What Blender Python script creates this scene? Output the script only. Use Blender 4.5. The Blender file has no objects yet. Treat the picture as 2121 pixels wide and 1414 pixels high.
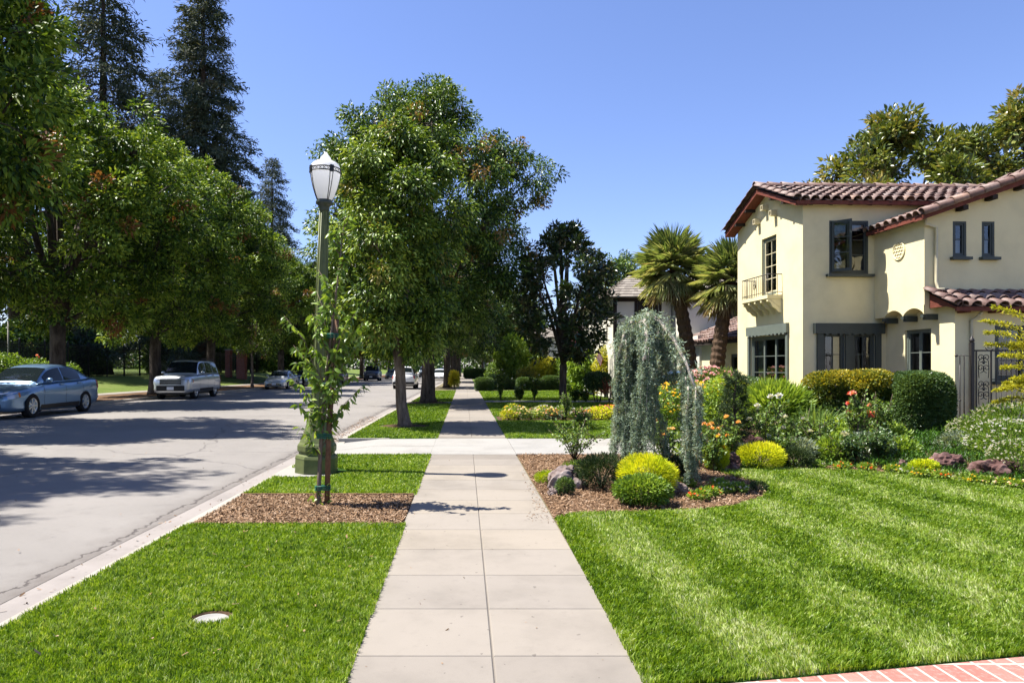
import bpy, bmesh, math, random
import numpy as np
from mathutils import Vector, Matrix
R = math.radians
scene = bpy.context.scene
COL = scene.collection
PI = math.pi
F_PX = 1430.0
rnd = random.Random(5)

def gx(px, Y):            # metres right of the camera line for something seen in column px at distance Y
    return (px - 963.0) * Y / F_PX

# ------------------------------------------------------------------ objects
def tag(o, label=None, cat=None, group=None, kind=None):
    if label: o['label'] = label
    if cat: o['category'] = cat
    if group: o['group'] = group
    if kind: o['kind'] = kind
    return o

def empty(name, loc=(0, 0, 0), rz=0, label=None, cat=None, group=None):
    o = bpy.data.objects.new(name, None); COL.objects.link(o)
    o.location = loc; o.rotation_euler = (0, 0, rz); o.empty_display_size = .2
    return tag(o, label, cat, group)

def obj(name, me, parent=None, loc=None):
    o = bpy.data.objects.new(name, me); COL.objects.link(o)
    if parent: o.parent = parent
    if loc: o.location = loc
    return o

def kids(o): return [c for c in bpy.data.objects if c.parent == o]
def copy_tree(o, parent=None, depth=0):
    c = o.copy(); COL.objects.link(c)
    if parent: c.parent = parent
    for ch in kids(o): copy_tree(ch, c, depth + 1)
    return c
def place(o, loc, rz=0, sc=None, label=None, group=None, cat=None):
    o.location = loc; o.rotation_euler = (0, 0, rz)
    if sc: o.scale = (sc, sc, sc) if not isinstance(sc, tuple) else sc
    return tag(o, label, cat, group)

def mesh_np(name, V, F, mat, tint=None, smooth=False):
    V = np.asarray(V, np.float32); F = np.asarray(F, np.int32)
    me = bpy.data.meshes.new(name)
    me.vertices.add(len(V)); me.vertices.foreach_set('co', V.ravel())
    k = F.shape[1]
    me.loops.add(F.size); me.loops.foreach_set('vertex_index', F.ravel())
    me.polygons.add(len(F)); me.polygons.foreach_set('loop_start', np.arange(0, F.size, k, dtype=np.int32))
    me.update(calc_edges=True)
    if smooth: me.polygons.foreach_set('use_smooth', np.ones(len(F), bool))
    if tint is not None:
        a = me.attributes.new('tint', 'FLOAT', 'POINT'); a.data.foreach_set('value', np.asarray(tint, np.float32))
    me.materials.append(mat)
    return me

class MB:
    """collects faces of one mesh"""
    def __init__(s): s.v = []; s.f = []; s.sm = []; s.t = []; s.tint = .5
    def add(s, vs, fs, smooth=False):
        b = len(s.v)
        s.v += [tuple(v) for v in vs]; s.t += [s.tint] * len(vs)
        for f in fs: s.f.append([b + i for i in f]); s.sm.append(smooth)
    def box(s, x0, x1, y0, y1, z0, z1):
        v = [(x0,y0,z0),(x1,y0,z0),(x1,y1,z0),(x0,y1,z0),(x0,y0,z1),(x1,y0,z1),(x1,y1,z1),(x0,y1,z1)]
        s.add(v, [(0,3,2,1),(4,5,6,7),(0,1,5,4),(1,2,6,5),(2,3,7,6),(3,0,4,7)])
    def obox(s, c, ax, ay, az, hx, hy, hz):
        c = Vector(c); ax, ay, az = Vector(ax).normalized()*hx, Vector(ay).normalized()*hy, Vector(az).normalized()*hz
        v = [c + ax*i + ay*j + az*k for k in (-1,1) for i, j in ((-1,-1),(1,-1),(1,1),(-1,1))]
        s.add(v, [(0,3,2,1),(4,5,6,7),(0,1,5,4),(1,2,6,5),(2,3,7,6),(3,0,4,7)])
    def quad(s, a, b, c, d): s.add([a, b, c, d], [(0,1,2,3)])
    def poly(s, pts): s.add(pts, [tuple(range(len(pts)))])
    def bar(s, a, b, w, h=None):
        a, b = Vector(a), Vector(b); h = h or w; d = (b - a)
        up = Vector((0,0,1)) if abs(d.normalized().z) < .95 else Vector((0,1,0))
        x = d.cross(up).normalized(); y = x.cross(d).normalized()
        s.obox((a+b)/2, d, x, y, d.length/2, w/2, h/2)
    def tube(s, pts, rad, n=8, caps=True, smooth=True):
        pts = [Vector(p) for p in pts]
        if not hasattr(rad, '__len__'): rad = [rad]*len(pts)
        vs = []; ref = None
        for i, p in enumerate(pts):
            d = (pts[min(i+1, len(pts)-1)] - pts[max(i-1, 0)])
            d = d.normalized() if d.length > 1e-9 else Vector((0,0,1))
            if ref is None: ref = Vector((1,0,0)) if abs(d.x) < .9 else Vector((0,1,0))
            x = (ref - d*ref.dot(d)).normalized(); ref = x; y = d.cross(x)
            for k in range(n):
                a = 2*PI*k/n; vs.append(p + (x*math.cos(a) + y*math.sin(a))*rad[i])
        fs = [(i*n+k, i*n+(k+1)%n, (i+1)*n+(k+1)%n, (i+1)*n+k) for i in range(len(pts)-1) for k in range(n)]
        if caps: fs += [tuple(range(n))[::-1], tuple((len(pts)-1)*n+k for k in range(n))]
        s.add(vs, fs, smooth)
    def lathe(s, prof, n=16, c=(0,0,0), smooth=True, phase=0, axis='z', caps=True):
        vs = []
        for r, z in prof:
            for k in range(n):
                a = 2*PI*k/n + phase
                if axis == 'z': vs.append((c[0]+r*math.cos(a), c[1]+r*math.sin(a), c[2]+z))
                elif axis == 'x': vs.append((c[0]+z, c[1]+r*math.cos(a), c[2]+r*math.sin(a)))
                else: vs.append((c[0]+r*math.sin(a), c[1]+z, c[2]+r*math.cos(a)))
        m = len(prof)
        fs = [(i*n+k, i*n+(k+1)%n, (i+1)*n+(k+1)%n, (i+1)*n+k) for i in range(m-1) for k in range(n)]
        if caps: fs += [tuple(range(n))[::-1], tuple((m-1)*n+k for k in range(n))]
        s.add(vs, fs, smooth)
    def ball(s, c, r, n=8, sq=(1,1,1), jit=0, rg=None):
        vs = [(c[0], c[1], c[2]-r*sq[2])]
        for i in range(1, n):
            th = PI*i/n
            for k in range(2*n):
                a = PI*k/n; q = 1 + (rg.uniform(-jit, jit) if jit else 0)
                vs.append((c[0]+r*q*sq[0]*math.sin(th)*math.cos(a), c[1]+r*q*sq[1]*math.sin(th)*math.sin(a), c[2]-r*q*sq[2]*math.cos(th)))
        vs.append((c[0], c[1], c[2]+r*sq[2])); m = 2*n; e = len(vs)-1
        fs = [(0, 1+(k+1)%m, 1+k) for k in range(m)]
        fs += [(1+i*m+k, 1+i*m+(k+1)%m, 1+(i+1)*m+(k+1)%m, 1+(i+1)*m+k) for i in range(n-2) for k in range(m)]
        fs += [(e, 1+(n-2)*m+k, 1+(n-2)*m+(k+1)%m) for k in range(m)]
        s.add(vs, fs, True)
    def mesh(s, name, mat):
        me = bpy.data.meshes.new(name); me.from_pydata(s.v, [], s.f); me.update()
        me.polygons.foreach_set('use_smooth', s.sm)
        a = me.attributes.new('tint', 'FLOAT', 'POINT'); a.data.foreach_set('value', s.t)
        me.materials.append(mat); return me
    def build(s, name, mat, parent=None, loc=None): return obj(name, s.mesh(name, mat), parent, loc)

# ------------------------------------------------------------------ materials
class NT:
    def __init__(s, name):
        s.m = bpy.data.materials.new(name); s.m.use_nodes = True; s.t = s.m.node_tree; s.t.nodes.clear()
        s.out = s.n('ShaderNodeOutputMaterial')
    def n(s, ty, **k):
        nd = s.t.nodes.new(ty)
        for a, v in k.items(): setattr(nd, a, v)
        return nd
    def l(s, a, b): s.t.links.new(a, b)
    def ramp(s, fac, stops, interp='LINEAR'):
        r = s.n('ShaderNodeValToRGB'); r.color_ramp.interpolation = interp
        e = r.color_ramp.elements
        while len(e) < len(stops): e.new(.5)
        for i, (p, c) in enumerate(stops): e[i].position = p; e[i].color = (*c, 1)
        s.l(fac, r.inputs['Fac']); return r.outputs['Color']
    def noise(s, scale, detail=4, rough=.55, vec=None, dist=0):
        n = s.n('ShaderNodeTexNoise'); n.inputs['Scale'].default_value = scale; n.inputs['Detail'].default_value = detail
        n.inputs['Roughness'].default_value = rough; n.inputs['Distortion'].default_value = dist
        if vec is not None: s.l(vec, n.inputs['Vector'])
        return n.outputs['Fac']
    def coord(s, which='Object'): return s.n('ShaderNodeTexCoord').outputs[which]
    def pos(s): return s.n('ShaderNodeNewGeometry').outputs['Position']
    def attr(s, name):
        a = s.n('ShaderNodeAttribute'); a.attribute_name = name; return a.outputs['Fac']
    def math(s, op, a, b=None, clamp=False):
        m = s.n('ShaderNodeMath', operation=op, use_clamp=clamp)
        for i, x in enumerate((a, b)):
            if x is None: continue
            if isinstance(x, (int, float)): m.inputs[i].default_value = x
            else: s.l(x, m.inputs[i])
        return m.outputs[0]
    def mix(s, fac, a, b, ty='MIX'):
        m = s.n('ShaderNodeMix', data_type='RGBA', blend_type=ty)
        for sock, x in ((m.inputs[0], fac), (m.inputs[6], a), (m.inputs[7], b)):
            if isinstance(x, (int, float)): sock.default_value = x
            elif isinstance(x, tuple): sock.default_value = (*x, 1)
            else: s.l(x, sock)
        return m.outputs[2]
    def bump(s, h, strength=.3, dist=.02):
        b = s.n('ShaderNodeBump'); b.inputs['Strength'].default_value = strength; b.inputs['Distance'].default_value = dist
        s.l(h, b.inputs['Height']); return b.outputs['Normal']
    def princ(s, col, rough=.7, spec=.3, metal=0, normal=None, coat=0):
        p = s.n('ShaderNodeBsdfPrincipled')
        if isinstance(col, tuple): p.inputs['Base Color'].default_value = (*col, 1)
        else: s.l(col, p.inputs['Base Color'])
        if isinstance(rough, (int, float)): p.inputs['Roughness'].default_value = rough
        else: s.l(rough, p.inputs['Roughness'])
        p.inputs['Specular IOR Level'].default_value = spec
        p.inputs['Metallic'].default_value = metal; p.inputs['Coat Weight'].default_value = coat
        if normal is not None: s.l(normal, p.inputs['Normal'])
        return p.outputs[0]
    def done(s, sh): s.l(sh, s.out.inputs['Surface']); return s.m

def M(name, col, rough=.7, spec=.3, metal=0, var=.15, vs=4., bump=0, bs=40., coat=0):
    """one colour with soft wear, stains and a fine bump"""
    t = NT(name); c = t.coord()
    if var:
        f = t.noise(vs, 6, .65, c)
        k = t.ramp(f, [(.25, tuple(x*(1-var*1.6) for x in col)), (.55, col), (.8, tuple(min(1, x*(1+var)) for x in col))])
    else: k = col
    nb = t.bump(t.noise(bs, 4, .6, c), bump, .01) if bump else None
    return t.done(t.princ(k, rough, spec, metal, nb, coat))

def TM(name, stops, rough=.7, spec=.25, bump=0, bs=60):
    """colour picked per piece from the 'tint' attribute"""
    t = NT(name); k = t.ramp(t.attr('tint'), stops)
    f = t.noise(14, 5, .6, t.coord())
    k = t.mix(t.math('MULTIPLY', t.math('SUBTRACT', .62, f, True), 1.2), k, (.02, .015, .012))
    nb = t.bump(t.noise(bs, 4, .6, t.coord()), bump, .01) if bump else None
    return t.done(t.princ(k, rough, spec, 0, nb))

def LM(name, stops, trans=.22, rough=.42, spec=.35, tcol=1.35):
    """leaves: glossy front, light shining through"""
    t = NT(name); k = t.ramp(t.attr('tint'), stops)
    p = t.princ(k, rough, spec)
    tr = t.n('ShaderNodeBsdfTranslucent')
    g = t.mix(1.0, k, (tcol*1.1, tcol, tcol*.45), 'MULTIPLY'); t.l(g, tr.inputs['Color'])
    mx = t.n('ShaderNodeMixShader'); mx.inputs[0].default_value = trans
    t.l(p, mx.inputs[1]); t.l(tr.outputs[0], mx.inputs[2])
    return t.done(mx.outputs[0])

def glassmat(name, tint=(.75,.8,.8), dark=.0):
    t = NT(name)
    tr = t.n('ShaderNodeBsdfTransparent'); tr.inputs[0].default_value = (*tint, 1)
    gl = t.n('ShaderNodeBsdfGlossy'); gl.inputs['Roughness'].default_value = .02; gl.inputs[0].default_value = (.95,.97,1,1)
    lw = t.n('ShaderNodeFresnel'); lw.inputs[0].default_value = 1.55
    nb = t.bump(t.noise(2.2, 2, .5, t.coord()), .04, .05); t.l(nb, gl.inputs['Normal'])
    f = t.math('ADD', t.math('MULTIPLY', lw.outputs[0], 1.5), .03, True)
    mx = t.n('ShaderNodeMixShader'); t.l(f, mx.inputs[0]); t.l(tr.outputs[0], mx.inputs[1]); t.l(gl.outputs[0], mx.inputs[2])
    return t.done(mx.outputs[0])

def concrete(name, base, dark=.55, tint=True):
    t = NT(name); c = t.pos()
    big = t.noise(.9, 6, .65, c); mid = t.noise(9, 5, .7, c); fine = t.noise(160, 3, .7, c)
    k = t.ramp(big, [(.3, tuple(x*.80 for x in base)), (.5, base), (.72, tuple(min(1,x*1.07) for x in base))])
    k = t.mix(t.math('MULTIPLY', t.math('SUBTRACT', mid, .55, True), 1.1), k, tuple(x*dark for x in base))
    k = t.mix(t.math('MULTIPLY', t.math('SUBTRACT', fine, .52, True), 1.6), k, tuple(x*.6 for x in base))
    blot = t.noise(.45, 3, .5, c, 1.5); k = t.mix(t.math('MULTIPLY', t.math('SUBTRACT', blot, .56, True), 2.2, True), k, tuple(x*y for x, y in zip(base, (.66,.64,.60))))
    spot = t.noise(17, 2, .4, c); k = t.mix(t.math('MULTIPLY', t.math('GREATER_THAN', spot, .735), .55), k, tuple(x*.35 for x in base))
    if tint:
        k = t.mix(1.0, k, t.ramp(t.attr('tint'), [(0, (.76,.75,.74)), (.5, (1,1,1)), (1, (1.08,1.05,.98))]), 'MULTIPLY')
    return t.done(t.princ(k, .85, .2, 0, t.bump(fine, .25, .004)))

MAT = {}
def asphalt():
    t = NT('asphalt'); c = t.pos()
    fine = t.noise(260, 2, .8, c); mid = t.noise(3.2, 6, .7, c); big = t.noise(.35, 5, .6, c, .6)
    b = (.206,.191,.175)
    k = t.ramp(big, [(.3, tuple(x*.86 for x in b)), (.55, b), (.75, tuple(x*1.1 for x in b))])
    k = t.mix(t.math('MULTIPLY', t.math('SUBTRACT', mid, .55, True), 2.0), k, (.11,.10,.093))
    k = t.mix(t.math('MULTIPLY', t.math('SUBTRACT', fine, .5, True), 2.2), k, (.08,.076,.076))
    k = t.mix(t.math('MULTIPLY', t.math('SUBTRACT', .42, fine, True), 1.6), k, (.36,.345,.33))
    # sealed cracks wandering over the road, and dirt collected along the gutter seam
    v = t.n('ShaderNodeTexVoronoi', feature='DISTANCE_TO_EDGE'); v.inputs['Scale'].default_value = .11
    wob = t.n('ShaderNodeVectorMath', operation='ADD')
    nz = t.n('ShaderNodeTexNoise'); nz.inputs['Scale'].default_value = .8; nz.inputs['Detail'].default_value = 5
    t.l(c, nz.inputs['Vector']); t.l(c, wob.inputs[0]); t.l(nz.outputs['Color'], wob.inputs[1]); t.l(wob.outputs[0], v.inputs['Vector'])
    cr = t.math('LESS_THAN', v.outputs['Distance'], .0022)
    k = t.mix(t.math('MULTIPLY', cr, .5), k, (.06,.055,.055))
    off = t.math('ADD', t.attr('tint'), t.math('MULTIPLY', t.math('SUBTRACT', t.noise(2.4, 6, .7, c), .5), .55))
    seam = t.math('SUBTRACT', 1.0, t.math('MULTIPLY', off, 2.6), True)
    k = t.mix(t.math('MULTIPLY', t.math('MULTIPLY', seam, t.noise(5, 5, .7, c)), 1.1, True), k, (.10,.085,.075))
    line = t.math('LESS_THAN', t.math('ABSOLUTE', t.math('SUBTRACT', off, .12)), .018)
    k = t.mix(t.math('MULTIPLY', line, .8), k, (.05,.042,.04))
    return t.done(t.princ(k, .88, .2, 0, t.bump(fine, .35, .006)))

def stucco(name, base):
    t = NT(name); c = t.coord()
    f = t.noise(1.1, 6, .6, c); g = t.noise(24, 5, .65, c); h = t.noise(120, 3, .6, c)
    k = t.ramp(f, [(.3, tuple(x*.86 for x in base)), (.55, base), (.8, tuple(min(1,x*1.05) for x in base))])
    k = t.mix(t.math('MULTIPLY', t.math('SUBTRACT', g, .62, True), .9), k, tuple(x*.8 for x in base))
    return t.done(t.princ(k, .9, .12, 0, t.bump(t.math('ADD', g, t.math('MULTIPLY', h, .5)), .35, .012)))

def bark(name, a, b, sc=9):
    t = NT(name); mp = t.n('ShaderNodeMapping'); mp.inputs['Scale'].default_value = (1, 1, .18); t.l(t.coord(), mp.inputs['Vector'])
    f = t.noise(sc, 8, .7, mp.outputs[0], .4); g = t.noise(1.3, 4, .6, t.coord())
    k = t.ramp(f, [(.35, a), (.65, b)])
    k = t.mix(t.math('MULTIPLY', t.math('SUBTRACT', g, .5, True), 1.6), k, tuple(min(1,x*1.7) for x in b))
    return t.done(t.princ(k, .9, .15, 0, t.bump(f, .9, .05)))

def soil(name, a, b, sc=30):
    t = NT(name); c = t.pos(); f = t.noise(sc, 6, .75, c)
    return t.done(t.princ(t.ramp(f, [(.3, a), (.7, b)]), .95, .1, 0, t.bump(f, .8, .02)))

def turf(name, a, b, pale):
    t = NT(name); c = t.pos(); f = t.noise(70, 5, .8, c); g = t.noise(.5, 5, .6, c)
    k = t.ramp(f, [(.3, a), (.62, b)])
    k = t.mix(t.math('MULTIPLY', t.math('SUBTRACT', g, .45, True), 1.3, True), k, pale)
    return t.done(t.princ(k, .85, .15, 0, t.bump(f, .9, .04)))

MAT['asphalt'] = asphalt()
MAT['walk'] = concrete('sidewalk concrete', (.226,.202,.173))
MAT['kerb'] = concrete('kerb concrete', (.30,.275,.235), .6)
MAT['gutter'] = concrete('gutter concrete', (.235,.212,.195), .5)
MAT['newcon'] = concrete('new driveway concrete', (.262,.253,.236), .72)
MAT['soil'] = soil('garden soil', (.035,.022,.014), (.12,.075,.045))
MAT['soilred'] = soil('red mulch ground', (.07,.042,.024), (.20,.12,.068), 55)
MAT['dirt'] = soil('dry ground', (.10,.085,.05), (.2,.17,.10), 8)
MAT['turf'] = turf('lawn ground', (.012,.035,.004), (.05,.13,.012), (.075,.15,.025))
MAT['turfdry'] = turf('far lawn ground', (.06,.085,.012), (.12,.17,.03), (.2,.2,.07))
MAT['stucco'] = stucco('cream stucco', (.69,.61,.37))
MAT['stuccoB'] = stucco('pale neighbour stucco', (.62,.59,.50))
MAT['stuccoW'] = stucco('bluish white siding', (.5,.51,.53))
MAT['green'] = M('grey green window paint', (.042,.052,.046), .5, .4, var=.12)
MAT['greenL'] = M('light grey green sash paint', (.115,.135,.115), .5, .4, var=.1)
MAT['cream'] = M('cream paint', (.56,.5,.33), .6, .3, var=.08)
MAT['iron'] = M('dark wrought iron', (.035,.03,.026), .5, .5, .3, var=.2, vs=12)
MAT['blackiron'] = M('black fence iron', (.012,.013,.014), .5, .5, .3, var=.1)
MAT['redwood'] = M('red brown eave timber', (.15,.045,.03), .7, .2, var=.3, vs=8)
MAT['darkwood'] = M('dark timber', (.035,.027,.022), .8, .2, var=.3, vs=8)
MAT['stake'] = M('brown wooden stake', (.15,.085,.05), .85, .15, var=.35, vs=10, bump=.4)
MAT['tie'] = M('green plastic tie', (.01,.12,.075), .5, .4, var=.05)
MAT['tile'] = TM('clay barrel tiles', [(0,(.035,.022,.02)), (.3,(.145,.08,.064)), (.6,(.215,.135,.108)), (.8,(.26,.205,.182)), (1,(.30,.18,.125))], .55, .35, .35, 50)
MAT['shake'] = TM('weathered wood shakes', [(0,(.13,.11,.09)), (.5,(.25,.22,.185)), (1,(.34,.305,.25))], .9, .1, .4, 40)
MAT['glass'] = glassmat('window glass', (.55,.6,.6))
MAT['curtain'] = M('white curtain cloth', (.7,.68,.62), .9, .1, var=.1, vs=20)
MAT['room'] = M('dim interior', (.035,.032,.028), .9, .05, var=.1)  # near-black colour stands in for the dimness of unlit rooms
MAT['bark'] = bark('grey brown bark', (.028,.021,.016), (.12,.097,.077))
MAT['barkL'] = bark('young tree bark', (.08,.058,.043), (.25,.19,.145), 14)
MAT['barkR'] = bark('redwood bark', (.03,.022,.016), (.085,.06,.045))
MAT['barkP'] = bark('palm fibre bark', (.045,.028,.017), (.13,.085,.055), 16)
MAT['twig'] = M('twig', (.09,.07,.05), .9, .1)
MAT['cedarwood'] = M('pale cedar wood', (.33,.29,.25), .85, .15, var=.3)
MAT['lampgreen'] = M('olive green lamp paint', (.10,.118,.036), .45, .35, var=.25, vs=6, bump=.08)
MAT['lampdark'] = M('dark green lamp paint', (.03,.042,.03), .4, .5, var=.15)
MAT['lava'] = TM('red lava rock', [(0,(.04,.02,.018)), (.5,(.115,.062,.055)), (1,(.24,.155,.14))], .95, .1, 1., 34)
MAT['rock'] = TM('pinkish grey rock', [(0,(.10,.07,.055)), (.5,(.20,.155,.14)), (1,(.32,.28,.26))], .95, .1, .8, 16)
MAT['brick'] = None
MAT['chip'] = TM('bark mulch chips', [(0,(.08,.045,.022)), (.35,(.19,.11,.058)), (.7,(.31,.20,.12)), (1,(.44,.32,.22))], .9, .1)
G1, G2, G3 = (.018,.04,.008), (.05,.10,.016), (.11,.18,.03)
MAT['leafA'] = LM('street tree leaves', [(0,(.014,.032,.005)), (.35,(.052,.108,.012)), (.65,(.155,.25,.03)), (.94,(.34,.44,.06)), (.965,(.24,.12,.04)), (1,(.2,.08,.03))], .2, .45, .22)
MAT['leafB'] = LM('glossy dark tree leaves', [(0,(.010,.028,.006)), (.35,(.045,.095,.015)), (.65,(.125,.205,.034)), (.94,(.26,.35,.07)), (.97,(.26,.16,.05)), (1,(.22,.13,.04))], .2, rough=.36, spec=.3)
MAT['leafC'] = LM('bright hanging leaves', [(0,(.016,.042,.006)), (.3,(.07,.13,.017)), (.6,(.18,.27,.038)), (.94,(.36,.45,.08)), (1,(.26,.16,.05))], .22, .38, .3)
MAT['leafY'] = LM('young tree leaves', [(0,(.05,.10,.014)), (.5,(.13,.22,.03)), (1,(.28,.38,.07))], .35, .35, .35)
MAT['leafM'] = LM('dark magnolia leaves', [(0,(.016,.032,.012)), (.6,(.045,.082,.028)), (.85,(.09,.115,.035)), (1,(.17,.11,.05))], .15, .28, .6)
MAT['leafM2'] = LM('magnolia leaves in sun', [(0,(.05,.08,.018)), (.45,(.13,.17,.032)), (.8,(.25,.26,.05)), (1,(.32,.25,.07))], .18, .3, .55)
MAT['needle'] = LM('dark conifer needles', [(0,(.03,.05,.036)), (.6,(.085,.105,.068)), (.9,(.15,.15,.09)), (1,(.2,.155,.09))], .12, .6, .15)
MAT['blue'] = LM('blue cedar needles', [(0,(.07,.11,.075)), (.45,(.19,.255,.185)), (.9,(.36,.43,.32)), (1,(.27,.25,.14))], .2, .6, .2)
MAT['palm'] = LM('palm fronds', [(0,(.09,.17,.05)), (.45,(.22,.29,.10)), (.78,(.44,.43,.22)), (1,(.28,.2,.11))], .25, .4, .4)
MAT['shrub'] = LM('shrub leaves', [(0,(.04,.08,.018)), (.5,(.11,.185,.034)), (1,(.22,.30,.07))], .3)
MAT['shrubL'] = LM('light green shrub leaves', [(0,(.06,.12,.016)), (.5,(.16,.26,.03)), (1,(.30,.40,.06))], .35)
MAT['cover'] = LM('feathery ground cover', [(0,(.02,.06,.006)), (.5,(.07,.18,.012)), (1,(.16,.32,.03))], .3)
MAT['lime'] = LM('lime yellow foliage', [(0,(.20,.30,.012)), (.5,(.48,.55,.02)), (1,(.74,.72,.04))], .35, .6, .2)
MAT['gold'] = LM('golden foliage', [(0,(.20,.24,.02)), (.5,(.42,.42,.03)), (1,(.60,.54,.05))], .35, .5, .25)
MAT['bronze'] = LM('bronze topped hedge leaves', [(0,(.05,.085,.014)), (.4,(.14,.16,.02)), (.7,(.40,.34,.03)), (1,(.52,.38,.04))], .3)
MAT['box'] = LM('clipped box leaves', [(0,(.03,.065,.018)), (.5,(.07,.125,.035)), (1,(.12,.185,.055))], .25, .35, .45)
MAT['pine'] = LM('dark pine needles', [(0,(.012,.028,.012)), (.6,(.035,.062,.022)), (1,(.07,.10,.035))], .15, .55, .2)
MAT['grey'] = LM('grey green foliage', [(0,(.09,.13,.08)), (.5,(.18,.23,.15)), (1,(.3,.34,.25))], .25, .6, .2)
def grassmat():
    t = NT('grass blades'); k = t.ramp(t.attr('tint'), [(0,(.028,.065,.004)), (.3,(.095,.18,.009)), (.6,(.215,.315,.022)), (.82,(.33,.41,.09)), (1,(.48,.51,.26))])
    p = t.princ(k, .45, .3); tr = t.n('ShaderNodeBsdfTranslucent'); g = t.mix(1.0, k, (1.5,1.45,.5), 'MULTIPLY'); t.l(g, tr.inputs['Color'])
    mx = t.n('ShaderNodeMixShader'); mx.inputs[0].default_value = .35; t.l(p, mx.inputs[1]); t.l(tr.outputs[0], mx.inputs[2])
    return t.done(mx.outputs[0])
MAT['grass'] = grassmat()
def petal(name, stops): return LM(name, stops, .3, .6, .2, 1.2)
MAT['white'] = petal('white petals', [(0,(.5,.5,.47)), (1,(.68,.68,.66))])
MAT['pink'] = petal('pink petals', [(0,(.6,.28,.34)), (1,(.85,.55,.58))])
MAT['magenta'] = petal('lilac pink blossom', [(0,(.42,.16,.32)), (1,(.72,.38,.58))])
MAT['coral'] = petal('coral petals', [(0,(.75,.12,.09)), (1,(.92,.38,.30))])
MAT['peach'] = petal('peach petals', [(0,(.85,.38,.08)), (.5,(.92,.52,.22)), (1,(.95,.68,.45))])
MAT['orange'] = petal('orange red petals', [(0,(.72,.08,.03)), (.6,(.88,.24,.05)), (1,(.95,.55,.2))])
MAT['yellow'] = petal('yellow petals', [(0,(.75,.45,.03)), (1,(.9,.72,.1))])
MAT['mixfl'] = petal('mixed border petals', [(0,(.85,.85,.8)), (.3,(.88,.72,.15)), (.55,(.9,.8,.5)), (.7,(.85,.4,.25)), (.85,(.8,.45,.45)), (1,(.9,.88,.85))])

def brickmat():
    t = NT('red paving bricks'); tx = t.n('ShaderNodeTexBrick'); mp = t.n('ShaderNodeMapping')
    mp.inputs['Rotation'].default_value = (0, 0, R(90)); t.l(t.pos(), mp.inputs['Vector']); t.l(mp.outputs[0], tx.inputs['Vector'])
    tx.inputs['Scale'].default_value = 1; tx.inputs['Brick Width'].default_value = .22; tx.inputs['Row Height'].default_value = .115
    tx.inputs['Mortar Size'].default_value = .009; tx.offset = 0.0
    tx.inputs['Color1'].default_value = (.27,.10,.08,1); tx.inputs['Color2'].default_value = (.33,.16,.13,1); tx.inputs['Mortar'].default_value = (.38,.34,.29,1)
    f = t.noise(40, 6, .7, t.pos()); k = t.mix(t.math('MULTIPLY', t.math('SUBTRACT', f, .5, True), 2.), tx.outputs['Color'], (.42,.34,.3))
    return t.done(t.princ(k, .9, .15, 0, t.bump(t.math('ADD', t.math('MULTIPLY', tx.outputs['Fac'], -1.), f), .5, .01)))
MAT['brick'] = brickmat()
def brickwall():
    t = NT('red brick wall'); tx = t.n('ShaderNodeTexBrick'); mp = t.n('ShaderNodeMapping')
    mp.inputs['Rotation'].default_value = (R(90), 0, 0); t.l(t.coord(), mp.inputs['Vector']); t.l(mp.outputs[0], tx.inputs['Vector'])
    tx.inputs['Scale'].default_value = 4.; tx.inputs['Color1'].default_value = (.22,.06,.045,1); tx.inputs['Color2'].default_value = (.32,.10,.07,1)
    tx.inputs['Mortar'].default_value = (.3,.26,.22,1)
    return t.done(t.princ(tx.outputs['Color'], .9, .1))
MAT['brickwall'] = brickwall()
# ------------------------------------------------------------------ foliage generators
def unit(a): return a / np.maximum(np.linalg.norm(a, axis=1, keepdims=True), 1e-9)
def rdirs(g, n): return unit(g.normal(size=(n, 3)))

class LF:
    """collects leaves of one crown"""
    def __init__(s): s.C = []; s.T = []; s.N = []; s.L = []; s.W = []; s.t = []
    def add(s, C, T, N, L, W, t):
        n = len(C)
        s.C.append(np.asarray(C, float)); s.T.append(np.asarray(T, float)); s.N.append(np.asarray(N, float))
        s.L.append(np.broadcast_to(L, n).astype(float)); s.W.append(np.broadcast_to(W, n).astype(float)); s.t.append(np.broadcast_to(t, n).astype(float))
    def mesh(s, name, mat, fold=.18, curl=.12, long=False):
        C, T, N = np.concatenate(s.C), unit(np.concatenate(s.T)), np.concatenate(s.N)
        L, W, t = (np.concatenate(x)[:, None] for x in (s.L, s.W, s.t))
        S = unit(np.cross(T, N)); N = np.cross(S, T); n = len(C)
        if long:   # a longer leaf bent over in two
            m1, m2 = C + T*L*.3, C + T*L*.68 - N*curl*L*.45
            V = np.stack([C, m1 - S*W*.5 + N*fold*W, m1, m1 + S*W*.5 + N*fold*W, m2 - S*W*.42 + N*fold*W, m2, m2 + S*W*.42 + N*fold*W, C + T*L*.97 - N*curl*L*1.3], 1)
            f = np.array([(0,2,1),(0,3,2),(1,2,4),(2,5,4),(2,3,5),(3,6,5),(4,5,7),(5,6,7)])
        else:
            m = C + T*L*.45 + N*fold*W
            V = np.stack([C, m + S*W*.5, C + T*L - N*curl*L, m - S*W*.5], 1); f = np.array([(0,1,2),(0,2,3)])
        k = V.shape[1]
        F = (f[None] + (np.arange(n)*k)[:, None, None]).reshape(-1, 3)
        return mesh_np(name, V.reshape(-1, 3), F, mat, np.repeat(t[:, 0], k))

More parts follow.
